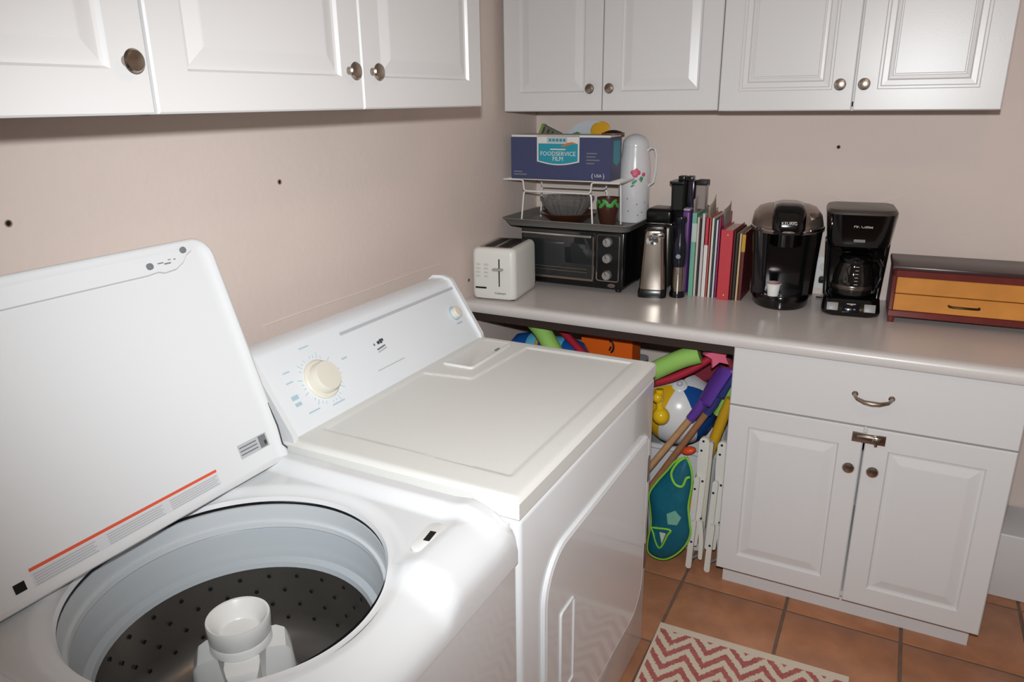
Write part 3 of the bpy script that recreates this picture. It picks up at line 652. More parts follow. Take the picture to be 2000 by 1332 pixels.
# books and folders; (left px, right px, top px, colour, front y, depth, label)
PAGE = mat('paper_page', (214, 206, 194), .7)
bk_list = [
 (1347.0, 1357.5, 416, (114, 178, 156), -.222, .19, 'mint green book with a pale spine label at the left end'),
 (1357.5, 1363.0, 424, (216, 196, 184), -.215, .18, 'thin peach booklet right of the mint green book'),
 (1363.5, 1366.0, 428, (70, 76, 92), -.214, .18, 'very thin slate pamphlet right of the peach booklet'),
 (1366.5, 1373.5, 417, (204, 198, 194), -.216, .19, 'tall pale grey booklet left of the red-topped booklet'),
 (1374.0, 1381.0, 425, (202, 60, 74), -.217, .18, 'booklet with red upper and white lower spine'),
 (1381.5, 1385.5, 424, (210, 104, 92), -.214, .17, 'thin coral pamphlet right of the red-topped booklet'),
 (1386.0, 1391.5, 426, (222, 220, 214), -.214, .18, 'plain white booklet in the middle of the row'),
 (1392.0, 1394.0, 428, (82, 112, 104), -.213, .18, 'thin green-grey pamphlet between two white booklets'),
 (1394.5, 1399.5, 430, (210, 210, 220), -.214, .18, 'bluish white booklet left of the magenta folder'),
 (1400.0, 1404.0, 424, (168, 50, 100), -.212, .18, 'thin magenta folder left of the red binder'),
]
def bookx(px, y): return on(px, 500, y=y).x
for (l, r_, tp_, c, fy, dep, lab) in bk_list:
    x0, x1 = bookx(l, fy), bookx(r_, fy); zt = on((l+r_)/2, tp_, y=fy).z; hgt = zt-CT
    t = thing('book', lab, 'book', ((x0+x1)/2, fy, CT), 0, 'books and folders standing on the worktop'); hw = (x1-x0)/2-.0002
    cm = mat('book_%d_%d_%d' % c, c, .45)
    cv = min(.0014, hw*.4)
    obj('cover', MB().box(-hw, -hw+cv, 0, dep, 0, hgt).box(hw-cv, hw, 0, dep, 0, hgt).box(-hw, hw, 0, .0015, 0, hgt), cm, t, smooth=False)
    obj('pages', MB().box(-hw+cv, hw-cv, .0016, dep-.004, .003, hgt-.004), PAGE, t, smooth=False)
    if c[0] == 114: obj('spine_label', MB().box(-hw+.002, hw+.0003, -.0006, 0, hgt*.66, hgt*.88), mat('spine_pale', (188, 206, 200), .5), t, smooth=False)
    if c[0] == 202: obj('spine_label', MB().box(-hw, hw, -.0006, 0, 0, hgt*.66), mat('spine_white', (226, 222, 218), .5), t, smooth=False)
# red binder seen from its cover side
fy = -.232; xr0 = bookx(1405.5, fy)
rb = thing('binder', 'wide red binder with gold corner rivets beside the coffee pod brewer', 'binder', (xr0, fy, CT), 0, 'books and folders standing on the worktop')
hgt = on(1415, 449, y=fy).z-CT; RM = mat('binder_red', (196, 62, 72), .45)
obj('cover', MB().rbox(0, .0022, 0, .20, 0, hgt, .0005, 1).rbox(.0378, .040, 0, .20, 0, hgt, .0005, 1).rbox(.0, .040, -.001, .0015, 0, hgt, .0005, 1), RM, rb)
obj('pages', MB().box(.003, .037, .004, .19, .004, hgt-.006), PAGE, rb, smooth=False)
for z in (.018, hgt-.018): obj('rivet', MB().lathe([(.0001, .0015), (.003, .001), (.0034, 0)], 10, T((.022, -.001, z)) @ RX(90)), mat('gold_rivet', (214, 176, 96), .3, 1), rb)
# spiral bound, tan and dark red books at the right end
def rbook(l, r_, tp_, c, fy, dep, lab, spiral=False, band=None):
    x0, x1 = bookx(l, fy), bookx(r_, fy); hgt = on((l+r_)/2, tp_, y=fy).z-CT; hw = (x1-x0)/2-.0003
    t = thing('book', lab, 'book', ((x0+x1)/2, fy, CT), 0, 'books and folders standing on the worktop'); cm = mat('book_%d_%d_%d' % c, c, .5)
    obj('cover', MB().box(-hw, -hw+.001, 0, dep, 0, hgt).box(hw-.001, hw, 0, dep, 0, hgt).box(-hw, hw, 0, .0015, 0, hgt), cm, t, smooth=False)
    obj('pages', MB().box(-hw+.001, hw-.001, .0016, dep-.004, .003, hgt-.004), PAGE, t, smooth=False)
    if spiral:
        s = MB()
        for k in range(26):
            z = .01+(hgt-.02)*k/25; s.tube([(.004*math.cos(q*math.pi/4), -.001+.004*math.sin(q*math.pi/4), z) for q in range(8)], .0008, 5, True)
        c_ = obj('coil', s, mat('coil_grey', (120, 116, 112), .3, .8), t); c_['kind'] = 'stuff'
    if band: obj('spine_label', MB().box(-hw-.0002, hw+.0002, -.0006, 0, hgt*.72, hgt*.97), mat('spine_yellow', band, .5), t, smooth=False)
rbook(1430.5, 1434.5, 452, (86, 34, 36), -.226, .18, 'thin dark maroon book right of the red binder')
rbook(1435, 1441, 455, (60, 56, 52), -.222, .18, 'spiral bound notebook near the right end of the row', True)
rbook(1441.5, 1446.5, 456, (206, 178, 134), -.220, .18, 'tan booklet right of the spiral notebook')
rbook(1447, 1454, 454, (104, 38, 40), -.216, .17, 'dark red book with a yellow band beside the pod brewer', False, (196, 150, 52))
# loose sheets sticking up out of the row; grey tones paint in their shadow side
def sheet(px, py, w_, h_, rot, tilt, c, lab, y=-.13):
    p = on(px, py, y=y); z0 = p.z-h_
    t = obj('loose_sheet', MB().grid(6, 6, lambda u, v: ((u-.5)*w_, .006*math.sin(u*3)*v, v*h_), Matrix()), mat('sheet_%d' % c[0], c, .8), loc=(p.x, y, z0))
    t.modifiers.new('thickness', 'SOLIDIFY').thickness = .0006
    t.rotation_euler = (0, R(rot), R(-90+tilt)); tag(t, lab, 'paper', 'loose papers tucked among the books')
sheet(1368, 374, .12, .13, 14, 0, (158, 146, 138), 'loose sheet coloured in shadow grey sticking up nearest the juicer')
sheet(1396, 386, .11, .11, 18, 0, (168, 158, 140), 'loose sheet with yellowish print in the middle of the row', -.12)
sheet(1424, 398, .12, .13, 9, 0, (150, 142, 134), 'wide loose sheet coloured in shadow grey curling behind the red binder', -.10)
sheet(1384, 404, .09, .08, -18, 0, (120, 104, 96), 'brownish folded sheet lying slanted over the booklets', -.15)

# single-serve pod brewer
kb = thing('pod_brewer', 'black single-serve pod coffee brewer with silver top and dark handle', 'coffee maker', (.968, -.170, CT), R(10))
BLK = mat('gloss_black', (10, 10, 11), .14, coat=.3); SIL = mat('brewer_silver', (150, 134, 124), .28, .75)
def dee(wx, yf, yb, n=28):   # half-ellipse front, straight back
    P = [(wx*math.cos(math.pi+math.pi*k/n), yf*math.sin(math.pi*k/n)*-1 if False else -yf*math.sin(math.pi*k/n)) for k in range(n+1)]
    return P+[(wx, yb*.7), (wx*.8, yb), (-wx*.8, yb), (-wx, yb*.7)]
obj('base', MB().loft([[(x, y, z) for x, y in dee(a, b_, .115)] for z, a, b_ in ((0, .088, .118), (.006, .092, .123), (.040, .094, .125), (.046, .092, .122))]), BLK, kb)
obj('drip_tray', MB().loft([[(x, y, z) for x, y in dee(.066, .104, -.01)] for z in (.0465, .0485)]), mat('tray_dark', (70, 70, 70), .25, .6), kb)
obj('rear_tower', MB().loft([[(x, y, z) for x, y in rrect(-a, a, -.015, .12, .03, 5)] for z, a in ((.045, .096), (.15, .102), (.25, .108))]), BLK, kb)
def wing(x0, x1, yf): return [[(x, y, z) for x, y in rrect(x0*k, x1*k, -yf, .02, [.012, .012, .035 if x0 < 0 else .012, .035 if x0 > 0 else .012], 5)] for z, k in ((.045, .96), (.15, 1.0), (.255, 1.06))]
obj('water_tank', MB().loft(wing(-.104, -.056, .082)), mat('tank_smoke', (24, 24, 26), .08, coat=.5), kb)
obj('side_wing', MB().loft(wing(.074, .104, .070)), BLK, kb)
hd = [(.250, .112, .112, 0), (.262, .114, .118, 0), (.276, .113, .118, 0), (.300, .108, .106, .012), (.320, .092, .080, .03), (.329, .066, .052, .04), (.332, .03, .025, .045)]
obj('brew_head', MB().loft([[(x, y+o_, z) for x, y in dee(a, b_, .112-o_*1.4)] for z, a, b_, o_ in hd]), SIL, kb, ang=60)
obj('nozzle_block', MB().loft([[(x, y, z) for x, y in dee(.052, .088, 0)] for z in (.205, .252)]), BLK, kb)
obj('head_trim', MB().tube([(.1135*math.cos(a_), -.1195*math.sin(a_), .263) for a_ in [math.pi*k/24 for k in range(25)]], .0055, 8), CHROME, kb)
hl = [[(x*k, y*k2+o_, z) for x, y in rrect(-.052, .052, -.075, .075, .03, 6)] for z, k, k2, o_ in ((.252, .92, .9, -.055), (.268, 1.0, 1.0, -.055), (.300, 1.0, 1.02, -.042), (.326, .98, .98, -.025), (.340, .84, .82, -.010), (.345, .55, .55, 0))]
hdl = obj('handle', MB().loft(hl), BLK, kb, ang=60)
obj('handle_trim', MB().tube([(.050*math.cos(a_)*1.0, -.055-.072*math.sin(a_)-.001, .262) for a_ in [math.pi*k/20 for k in range(21)]], .004, 8), CHROME, hdl)
text('brand_lettering', 'KEURIG', .014, T((0, -.1288, .290)) @ RX(76), mat('logo_silver', (196, 194, 192), .35), hdl)
for (x, y, z, r_) in ((.078, -.045, .3055, .016), (.070, -.066, .297, .008)): obj('button', MB().lathe([(.0001, .004), (r_*.8, .0035), (r_, 0)], 20, T((x, y, z)) @ RY(22) @ RX(20)), CHROME if r_ < .01 else mat('button_dark', (96, 84, 78), .3, .6), kb)
# coffee pod on the drip tray
pp = on(1509, 577, z=CT+.0485)
pd = thing('coffee_pod', 'white coffee pod with a red-brown foil lid on the drip tray', 'coffee pod', (pp.x, pp.y, CT+.0487))
obj('cup', MB().lathe([(.0001, 0), (.0165, 0), (.0175, .002), (.0215, .038), (.0245, .040), (.0245, .0425), (.022, .043)], 28), mat('pod_white', (232, 232, 230), .4), pd)
obj('foil_lid', MB().lathe([(.0235, .0425), (.0225, .0445), (.0001, .0448)], 28), mat('pod_foil', (150, 66, 60), .35, .3), pd)

# drip coffee maker (local: front -y)
dc = thing('drip_coffee_maker', 'black drip coffee maker with glass carafe and grey buttons', 'coffee maker', (1.188, -.160, CT), R(6))
def sq(w0, yf, yb, r_=.03): return rrect(-w0, w0, -yf, yb, [.015, .015, r_, r_], 6)
obj('base', MB().loft([[(x, y, z) for x, y in sq(a, f_, .09, .035)] for z, a, f_ in ((0, .080, .112), (.006, .086, .118), (.016, .088, .120), (.052, .084, .104), (.056, .080, .098))]), BLK, dc)
obj('rear_column', MB().loft([[(x, y, z) for x, y in rrect(-a, a, .02, .09, .015, 4)] for z, a in ((.05, .086), (.20, .092), (.225, .094))]), BLK, dc)
for sx in (-1, 1): obj('side_wall', MB().loft([[(x, y, z) for x, y in rrect(sx*a-.008, sx*a+.008, -.035, .06, .006, 3)] for z, a in ((.05, .078), (.225, .088))]), BLK, dc)
obj('brew_housing', MB().loft([[(x, y, z) for x, y in sq(a, f_, .09, .05)] for z, a, f_ in ((.205, .070, .070), (.222, .090, .092), (.235, .093, .096), (.318, .102, .103), (.324, .103, .104))]), BLK, dc)
obj('top_lid', MB().loft([[(x, y, z) for x, y in sq(a, f_, .09, .05)] for z, a, f_ in ((.324, .103, .105), (.330, .103, .105), (.338, .098, .099), (.341, .085, .085))]), mat('lid_brown', (72, 64, 60), .3), dc)
text('brand_lettering', 'Mr. Coffee', .0125, T((.006, -.1005, .288)) @ RX(86), mat('logo_silver', (196, 194, 192), .35), dc)
obj('badge', MB().rbox(-.017, .017, -.0975, -.0955, .238, .248, .001, 1), mat('badge_grey', (120, 120, 122), .4), dc)
BT = T((0, -.1135, .032)) @ RX(68)
for sx in (-1, 1): obj('button_panel', MB().rbox(sx*.055-.017, sx*.055+.017, -.014, .012, -.002, .0025, .002, 2, BT), mat('btn_grey', (150, 150, 150), .4), dc)
obj('display', MB().rbox(-.026, .026, -.017, .015, -.002, .003, .003, 2, BT), mat('lcd_dark', (18, 20, 26), .1), dc)
obj('display_print', MB().box(-.013, .013, .008, .0105, .003, .0034, BT), LGREY, dc, smooth=False)
for k in range(3): obj('button', MB().rbox(-.017+.012*k, -.010+.012*k, -.010, -.005, .002, .0045, .001, 1, BT), INKG, dc)
# carafe standing on its warming plate
ca = thing('glass_carafe', 'glass carafe with black handle and lid inside the drip coffee maker', 'carafe', tuple(Vector((1.188, -.160, CT+.0565))+Matrix.Rotation(R(6), 3, 'Z') @ Vector((0, -.038, 0))), R(6))
CG = mat('carafe_glass', (40, 38, 36), .04, trans=.6, coat=.6)
obj('jug', MB().lathe([(.0001, .001), (.050, .001), (.058, .008), (.063, .030), (.062, .058), (.053, .094), (.045, .115), (.046, .120)], 40), CG, ca)
obj('steel_band', MB().lathe([(.0632, .026), (.0640, .028), (.0640, .037), (.0634, .039)], 40), mat('band_grey', (120, 112, 106), .25, .9), ca)
obj('collar', MB().lathe([(.0465, .108), (.049, .112), (.049, .124), (.040, .134), (.012, .138), (.0001, .138)], 36), BLK, ca)
obj('handle', MB().tube([(.045, -.012, .118), (.066, -.030, .120), (.075, -.045, .105), (.076, -.048, .070), (.068, -.040, .040), (.060, -.020, .034)], .008, 10), BLK, ca)
for k in range(6): obj('scale_mark', MB().box(-.004, .006, -.0012, .0006, 0, .0016, T((.004, -.0632+.0022*max(0, k-2)+.0012*max(0, k-3), .046+.011*k))), LGREY, ca, smooth=False)

# wooden chest with amber drawer fronts
wc = thing('wooden_chest', 'small cherry wood chest with amber drawer fronts on the worktop', 'chest', (1.306, -.288, CT), R(3))
CH = mat('cherry_wood', (104, 40, 36), .3, var=(14, .16)); AM = mat('amber_wood', (204, 136, 62), .34, var=(10, .12)); TOPW = mat('walnut_top', (66, 46, 46), .3, var=(9, .12))
CW, CDp = .405, .20
obj('case', MB().rbox(0, CW, 0, CDp, .020, .040, .002, 1).rbox(0, .012, 0, CDp, .040, .168, .002, 1).rbox(CW-.012, CW, 0, CDp, .040, .168, .002, 1).rbox(0, CW, 0, CDp, .146, .168, .002, 1).box(.012, CW-.012, .02, CDp-.004, .040, .146), CH, wc)
obj('top_board', MB().rbox(-.005, CW+.005, -.005, CDp+.006, .168, .181, .004, 2), TOPW, wc)
obj('drawer_front', MB().rbox(.013, CW-.013, .003, .018, .095, .1455, .0015, 1), AM, wc)
d_ = obj('drawer_front', MB().rbox(.013, CW-.013, .003, .018, .0405, .0925, .0015, 1), AM, wc)
obj('handle', MB().tube([(.162, .003, .068), (.164, -.012, .069), (.172, -.016, .069), (.232, -.016, .069), (.240, -.012, .069), (.242, .003, .068)], .0035, 8), mat('bronze', (70, 52, 34), .4, .8), d_)
for fx in (.012, CW-.012):
    for fy_ in (.014, CDp-.014): obj('foot', MB().loft([[(fx+x*k, fy_+y*k, z) for x, y in rrect(-.011, .011, -.011, .011, .003, 2)] for z, k in ((0, .8), (.021, 1))]), CH, wc)

# wall outlet with plugs and cords between the coffee makers
oc = on(1602, 535, y=-.004)
ou = thing('wall_outlet', 'white wall outlet plate between the two coffee makers', 'outlet', (oc.x+.012, 0, oc.z+.004))
obj('plate', MB().rbox(-.036, .036, -.006, 0, -.058, .058, .003, 2), WPLA, ou)
for z in (.022, -.022): obj('socket', MB().lathe([(.0001, .002), (.015, .002), (.016, 0)], 20, T((0, -.006, z)) @ RX(90)), CREAM, ou)
p0 = Vector((oc.x+.012, -.006, oc.z-.016))
c1 = thing('power_cord', 'black power cord plugged in behind the pod brewer', 'cord', tuple(p0))
obj('plug', MB().rbox(-.013, .013, -.03, 0, -.01, .01, .004, 2), BLACKM, c1)
obj('cable', MB().tube([p0+Vector(v) for v in ((0, -.028, 0), (.012, -.045, -.004), (.03, -.05, -.03), (.028, -.05, CT-p0.z+.004), (.012, -.06, CT-p0.z+.0035), (-.012, -.062, CT-p0.z+.0035))], .003, 8), BLACKM, c1, world=True)
#==PART4==
# ------------------------------------------------------------------ under the worktop
def lerp(a, b, t): return a+(b-a)*t
def bez(pts, n=8):
    """Catmull-Rom through points"""
    P = [Vector(p) for p in pts]; P = [P[0]*2-P[1]]+P+[P[-1]*2-P[-2]]; out = []
    for i in range(1, len(P)-2):
        for k in range(n):
            t = k/n; a, b_, c, d = P[i-1:i+3]
            out.append(.5*((2*b_)+(c-a)*t+(2*a-5*b_+4*c-d)*t*t+(3*b_-a-3*c+d)*t**3))
    return out+[P[-2]]
tbn = thing('toy_bin', 'pale grey plastic toy bin behind the dryer under the worktop', 'bin', (.27, -.34, 0))
obj('bin_body', MB().loft([[(x, y, z) for x, y in rrect(.05+i, .50-i, -.498+i, -.13-i, .03, 4)] for z, i in ((.0, .03), (.58, .005), (.60, 0), (.62, 0))]+[[(x, y, z) for x, y in rrect(.05+i, .50-i, -.498+i, -.13-i, .03, 4)] for z, i in ((.62, .012), (.60, .014))]), mat('bin_grey', (190, 190, 190), .4), tbn, world=True)
obj('bin_lid', MB().loft([[(x, y, z) for x, y in rrect(.045, .505, -.500, -.125, .03, 4)] for z in (.6205, .632)]), mat('bin_grey', (190, 190, 190), .4), tbn, world=True)
# blue float with pale bands
bf = thing('pool_float', 'rolled blue pool float with light blue bands under the worktop', 'pool float', (.205, -.43, .633))
pr = [(.0001, -.155), (.03, -.15), (.052, -.13), (.060, -.10), (.062, 0), (.060, .10), (.052, .13), (.03, .15), (.0001, .155)]
FM = T((0, 0, .064)) @ RY(90)
obj('float_body', MB().lathe(pr, 28, FM), mat('float_blue', (24, 84, 158), .35), bf)
for z in (-.055, .052): obj('band', MB().lathe([(.0625, z-.018), (.0642, z-.014), (.0642, z+.014), (.0625, z+.018)], 28, FM), mat('float_pale', (96, 178, 212), .35), bf)
for z in (-.03, .028): obj('tassel', MB().lathe([(.0630, z-.006), (.0638, z), (.0630, z+.006)], 20, FM), mat('tassel_gold', (190, 150, 50), .5), bf)
# orange carton
oc0 = thing('orange_carton', 'bright orange carton with a black curved mark under the worktop', 'carton', (.420, -.308, .633))
obj('carton_body', MB().rbox(-.115, .085, -.05, .05, 0, .150, .002, 1), mat('carton_orange', (226, 98, 20), .45), oc0)
mk = [(.014*math.cos(R(a)), -.0512, .092+.022*math.sin(R(a))) for a in range(-70, 100, 12)]
obj('black_mark', MB().tube(mk, .004, 6).tube([(-.002, -.0512, .078), (.004, -.0512, .094)], .0035, 6), BLACKM, oc0)
# bent green foam noodle: from the left under the counter, down behind the dryer, up to the right
GR = mat('foam_green', (148, 196, 96), .75, bump=(300, .2))
def P3(px, py, y): return on(px, py, y=y)
np_ = bez([P3(1038, 622, -.50), P3(1060, 648, -.52), P3(1085, 690, -.535), P3(1130, 752, -.545), P3(1205, 760, -.55), P3(1278, 724, -.555), P3(1330, 701, -.555), P3(1366, 691, -.545)], 7)
tag(obj('foam_noodle', MB().tube(np_, .031, 18), GR), 'long light green foam noodle bent behind the dryer', 'pool noodle')
rp = bez([P3(1098, 646, -.44), P3(1150, 700, -.502), P3(1215, 752, -.502), P3(1290, 744, -.50), P3(1345, 724, -.49), P3(1388, 699, -.48)], 7)
tag(obj('foam_noodle', MB().tube(rp, .0135, 12), mat('foam_red', (176, 34, 56), .6)), 'thin dark red foam noodle running under the green one', 'pool noodle')
# pink star
sp_ = P3(1401, 690, -.505)
st = [((.048 if k % 2 == 0 else .024)*math.sin(math.pi*k/5), (.048 if k % 2 == 0 else .024)*math.cos(math.pi*k/5)) for k in range(10)]
tag(obj('foam_star', MB().loft([[(x*s_, y*s_, z) for x, y in st] for z, s_ in ((0, .9), (.006, 1), (.022, 1), (.028, .9))], T(sp_) @ RZ(20) @ RX(90) @ RZ(15)), mat('star_pink', (226, 104, 132), .6)), 'pink foam star wedged under the worktop edge', 'toy')
tag(obj('swim_pad', MB().rbox(-.075, .075, -.015, .015, -.042, .042, .013, 4, T(P3(1392, 715, -.30)) @ RY(-30)), mat('pad_maroon', (128, 34, 52), .6)), 'maroon foam swim pad behind the purple spade', 'float')
# white bin and beach ball
wb = thing('storage_bin', 'white plastic bin on the floor under the beach ball', 'bin', (.72, -.33, 0))
obj('bin_body', MB().loft([[(x, y, z) for x, y in rrect(.58+i, .85-i, -.432+i, -.20-i, .03, 4)] for z, i in ((0, .025), (.39, .004), (.395, 0), (.41, 0), (.41, .010), (.395, .012), (.02, .034))]), mat('bin_white', (214, 214, 216), .4), wb, world=True)
BC = P3(1326, 795, -.33); BRD = .135
ball = thing('beach_ball', 'white, blue, yellow and red beach ball resting on the white bin', 'ball', tuple(BC))
axis = (P3(1328, 738, -.33-.09)-BC).normalized(); AQ = axis.to_track_quat('Z', 'Y').to_matrix().to_4x4()
GC = [((228, 228, 230), 'white'), ((30, 78, 150), 'blue'), ((228, 228, 230), 'white'), ((196, 34, 36), 'red'), ((228, 228, 230), 'white'), ((226, 176, 30), 'yellow')]
for g, (c, nm) in enumerate(GC):
    def gore(u, v, g=g):
        a = math.pi*(.06+.88*v); t = 2*math.pi*(g+u)/6+R(-118); return (BRD*math.sin(a)*math.cos(t), BRD*math.sin(a)*math.sin(t), BRD*math.cos(a))
    plab(obj('panel', MB().grid(8, 16, gore, AQ), mat('ball_'+nm, c, .25), ball, fix=False), nm+' ball panel')
for s_ in (1, -1): obj('end_cap', MB().sphere((0, 0, s_*BRD*.962), .029, 18, 8, (1, 1, .28), AQ), mat('ball_white', (228, 228, 230), .25), ball)
obj('valve', MB().lathe([(.011, 0), (.011, .002), (.008, .003), (.006, .002)], 18, AQ @ T((0, 0, BRD+.004))), mat('valve_grey', (180, 180, 186), .4), ball)
# yellow dumbbell-like water toy
YEL = mat('toy_yellow', (226, 186, 28), .15, coat=.4)
yt = P3(1291, 812, -.52)
y0 = thing('water_toy', 'glossy yellow ball-ended water toy beside the dryer corner', 'toy', tuple(yt))
obj('ball_end', MB().sphere((0, 0, 0), .030, 24, 14), YEL, y0)
obj('neck', MB().tube([(-.004, 0, .02), (-.008, .004, .05), (-.010, .006, .065), (-.012, .008, .092)], [.014, .012, .016, .014], 14), YEL, y0)
obj('ball_end', MB().sphere((-.014, -.004, .066), .019, 18, 10), YEL, y0)
# toy spades
WOOD = mat('wood_handle', (190, 148, 108), .55, var=(30, .1)); WOOD2 = mat('wood_handle_brown', (160, 112, 80), .55, var=(30, .1))
def spade(lab, pa, pb, pc, blade_w, mplast, mwood, flat, socket_px):
    """pa handle (visible low), pb top of the wood, pc blade tip: world points"""
    d = (pb-pa).normalized(); foot = pa+d*((.006-pa.z)/d.z)
    t = thing('toy_spade', lab, 'toy spade', tuple(foot))
    obj('handle', MB().tube([foot, pb+d*.02], .0115, 12), mwood, t, world=True)
    obj('socket', MB().tube([pb-d*.015, pb+d*.03, lerp(pb+d*.05, pc, .12)], [.015, .0165, .016], 14), mplast, t, world=True)
    l_ = pc-pb; L_ = l_.length; l_.normalize(); vdir = (CAM-pb).normalized(); s_ = l_.cross(vdir).normalized(); wd = (s_*flat+vdir*math.sqrt(1-flat*flat)).normalized(); nn = l_.cross(wd)
    def bl(u, v):
        q = (u-.5)*2; w_ = blade_w*(.85+.15*math.sin(v*2))*.5; edge = abs(q)**3
        return pb+l_*(.05+v*(L_-.05))+wd*(q*w_)+nn*(.020*(edge)+.012*v*v)
    o = obj('blade', MB().grid(12, 12, bl), mplast, t, world=True); o.modifiers.new('thickness', 'SOLIDIFY').thickness = .004
    return t
YS = -.545
spade('purple toy spade with pale wooden handle leaning under the worktop', P3(1275, 905, YS), P3(1353, 812, YS), P3(1404, 714, YS), .105, mat('spade_purple', (96, 60, 156), .35), WOOD, .42, None)
YS2 = -.50
spade('navy blue toy spade with brown wooden handle behind the purple one', P3(1275, 945, YS2), P3(1385, 800, YS2), P3(1411, 729, YS2), .076, mat('spade_blue', (52, 62, 122), .3), WOOD2, .55, None)
# yellow bat and green noodle end at the right
ya, yb = P3(1426, 778, -.452), P3(1388, 878, -.452); d = (yb-ya).normalized()
tag(obj('plastic_bat', MB().tube([ya, lerp(ya, yb, .3), yb, yb+d*((.012-yb.z)/d.z)], [.014, .018, .019, .011], 14), mat('bat_yellow', (206, 160, 34), .35)), 'yellow plastic bat leaning beside the base cabinet', 'toy bat')
ga, gb = P3(1426, 752, -.41), P3(1410, 795, -.41)
tag(obj('foam_noodle', MB().tube([ga, lerp(ga, gb, .5), gb, gb+(gb-ga).normalized()*.03], .020, 16), GR), 'short green foam noodle end beside the base cabinet', 'pool noodle')
tag(obj('toy_fish', MB().sphere((0, 0, 0), .018, 16, 10, (1.5, 1, .8), T(P3(1345, 880, -.47)) @ RY(-20)).loft([[(-.022, -.003, -.002), (-.022, .003, -.002), (-.022, .003, .002), (-.022, -.003, .002)], [(-.042, -.003, -.014), (-.042, .003, -.014), (-.042, .003, .014), (-.042, -.003, .014)]], T(P3(1345, 880, -.47)) @ RY(-20)), mat('toy_orange', (230, 84, 36), .4)), 'small orange-red toy above the teal swim vest', 'toy')
# teal swim vest with lime piping
YV = -.575
vp = [(1343, 893), (1351, 915), (1352, 945), (1345, 985), (1347, 1015), (1349, 1040), (1340, 1062), (1322, 1080), (1300, 1090), (1280, 1086), (1267, 1074), (1268, 1050), (1274, 1020), (1272, 990), (1270, 962), (1284, 940), (1304, 918), (1322, 898)]
VP = bez([P3(x, y, YV) for x, y in vp]+[P3(*vp[0], YV)], 4)[:-1]; zmin = min(p.z for p in VP)
VP = [p-Vector((0, 0, zmin-.004)) if False else p for p in VP]
cen = sum(VP, Vector())/len(VP)
def vloop(k, dy): return [cen+(p-cen)*k+Vector((0, dy, 0)) for p in VP]
ve = thing('swim_vest', 'teal childrens swim vest with lime piping on the floor', 'swim vest', (cen.x, YV, 0))
TEALV = mat('vest_teal', (8, 96, 116), .6, bump=(120, .4), var=(18, .15)); LIME = mat('vest_lime', (136, 204, 66), .5)
obj('vest_body', MB().loft([vloop(.55, .030), vloop(.9, .024), vloop(1, .004), vloop(.97, -.012), vloop(.85, -.024), vloop(.5, -.032), vloop(.15, -.034)]), TEALV, ve, world=True, ang=60)
obj('piping', MB().tube(vloop(1.0, -.006), .0042, 8, True), LIME, ve, world=True)
obj('piping', MB().tube(bez([P3(1338, 893, YV-.024), P3(1322, 905, YV-.03), P3(1311, 925, YV-.034), P3(1318, 945, YV-.036), P3(1332, 950, YV-.034), P3(1340, 935, YV-.03), P3(1347, 932, YV-.024)], 5), .0042, 8), LIME, ve, world=True)
tri = [P3(1272, 1030, YV-.03), P3(1308, 1035, YV-.034), P3(1303, 1046, YV-.034), P3(1287, 1070, YV-.026)]
obj('piping', MB().tube(bez(tri+[tri[0]], 4)[:-1], .0038, 8, True), LIME, ve, world=True)
pk_ = [P3(1288, 1040, YV-.0365), P3(1300, 1043, YV-.0365), P3(1292, 1062, YV-.033)]
obj('print_patch', MB().loft([[p+Vector((0, dd, 0)) for p in pk_] for dd in (0, .004)]), mat('patch_white', (200, 210, 190), .5), ve, world=True)
pk2 = [P3(1302, 1004, YV-.0365), P3(1318, 998, YV-.0365), P3(1330, 1012, YV-.034), P3(1322, 1026, YV-.035), P3(1304, 1024, YV-.0365)]
obj('print_patch', MB().loft([[p+Vector((0, dd, 0)) for p in pk2] for dd in (0, .004)]), mat('patch_pale', (120, 180, 160), .5), ve, world=True)
# two folded white plastic step stools
SW = mat('stool_white', (226, 224, 216), .4)
def strip(pts, widths, y, th):
    """flat rounded bar along pixel points, at depth y"""
    C = bez([P3(a, b_, y) for a, b_ in pts], 5); n = len(C); L_ = []; Rr = []
    for i, p in enumerate(C):
        t_ = (C[min(i+1, n-1)]-C[max(i-1, 0)]).normalized(); s_ = Vector((t_.z, 0, -t_.x)); f = i/(n-1)*(len(widths)-1); k = min(int(f), len(widths)-2); wd = lerp(widths[k], widths[k+1], f-k)
        L_.append(p+s_*wd/2); Rr.append(p-s_*wd/2)
    def cap(c, a_, b_):
        h_ = (a_-b_).length/2; m_ = (a_+b_)/2; s_ = (a_-m_); o_ = (m_-c).normalized()*h_
        return [m_+s_*math.cos(R(q))+o_*math.sin(R(q)) for q in (30, 60, 90, 120, 150)]
    e1 = cap(C[-2], L_[-1], Rr[-1]); e0 = cap(C[1], Rr[0], L_[0])
    poly = e0+L_+e1+Rr[::-1]
    return MB().loft([[p+Vector((0, dd, 0)) for p in poly] for dd in (-th/2, th/2)])
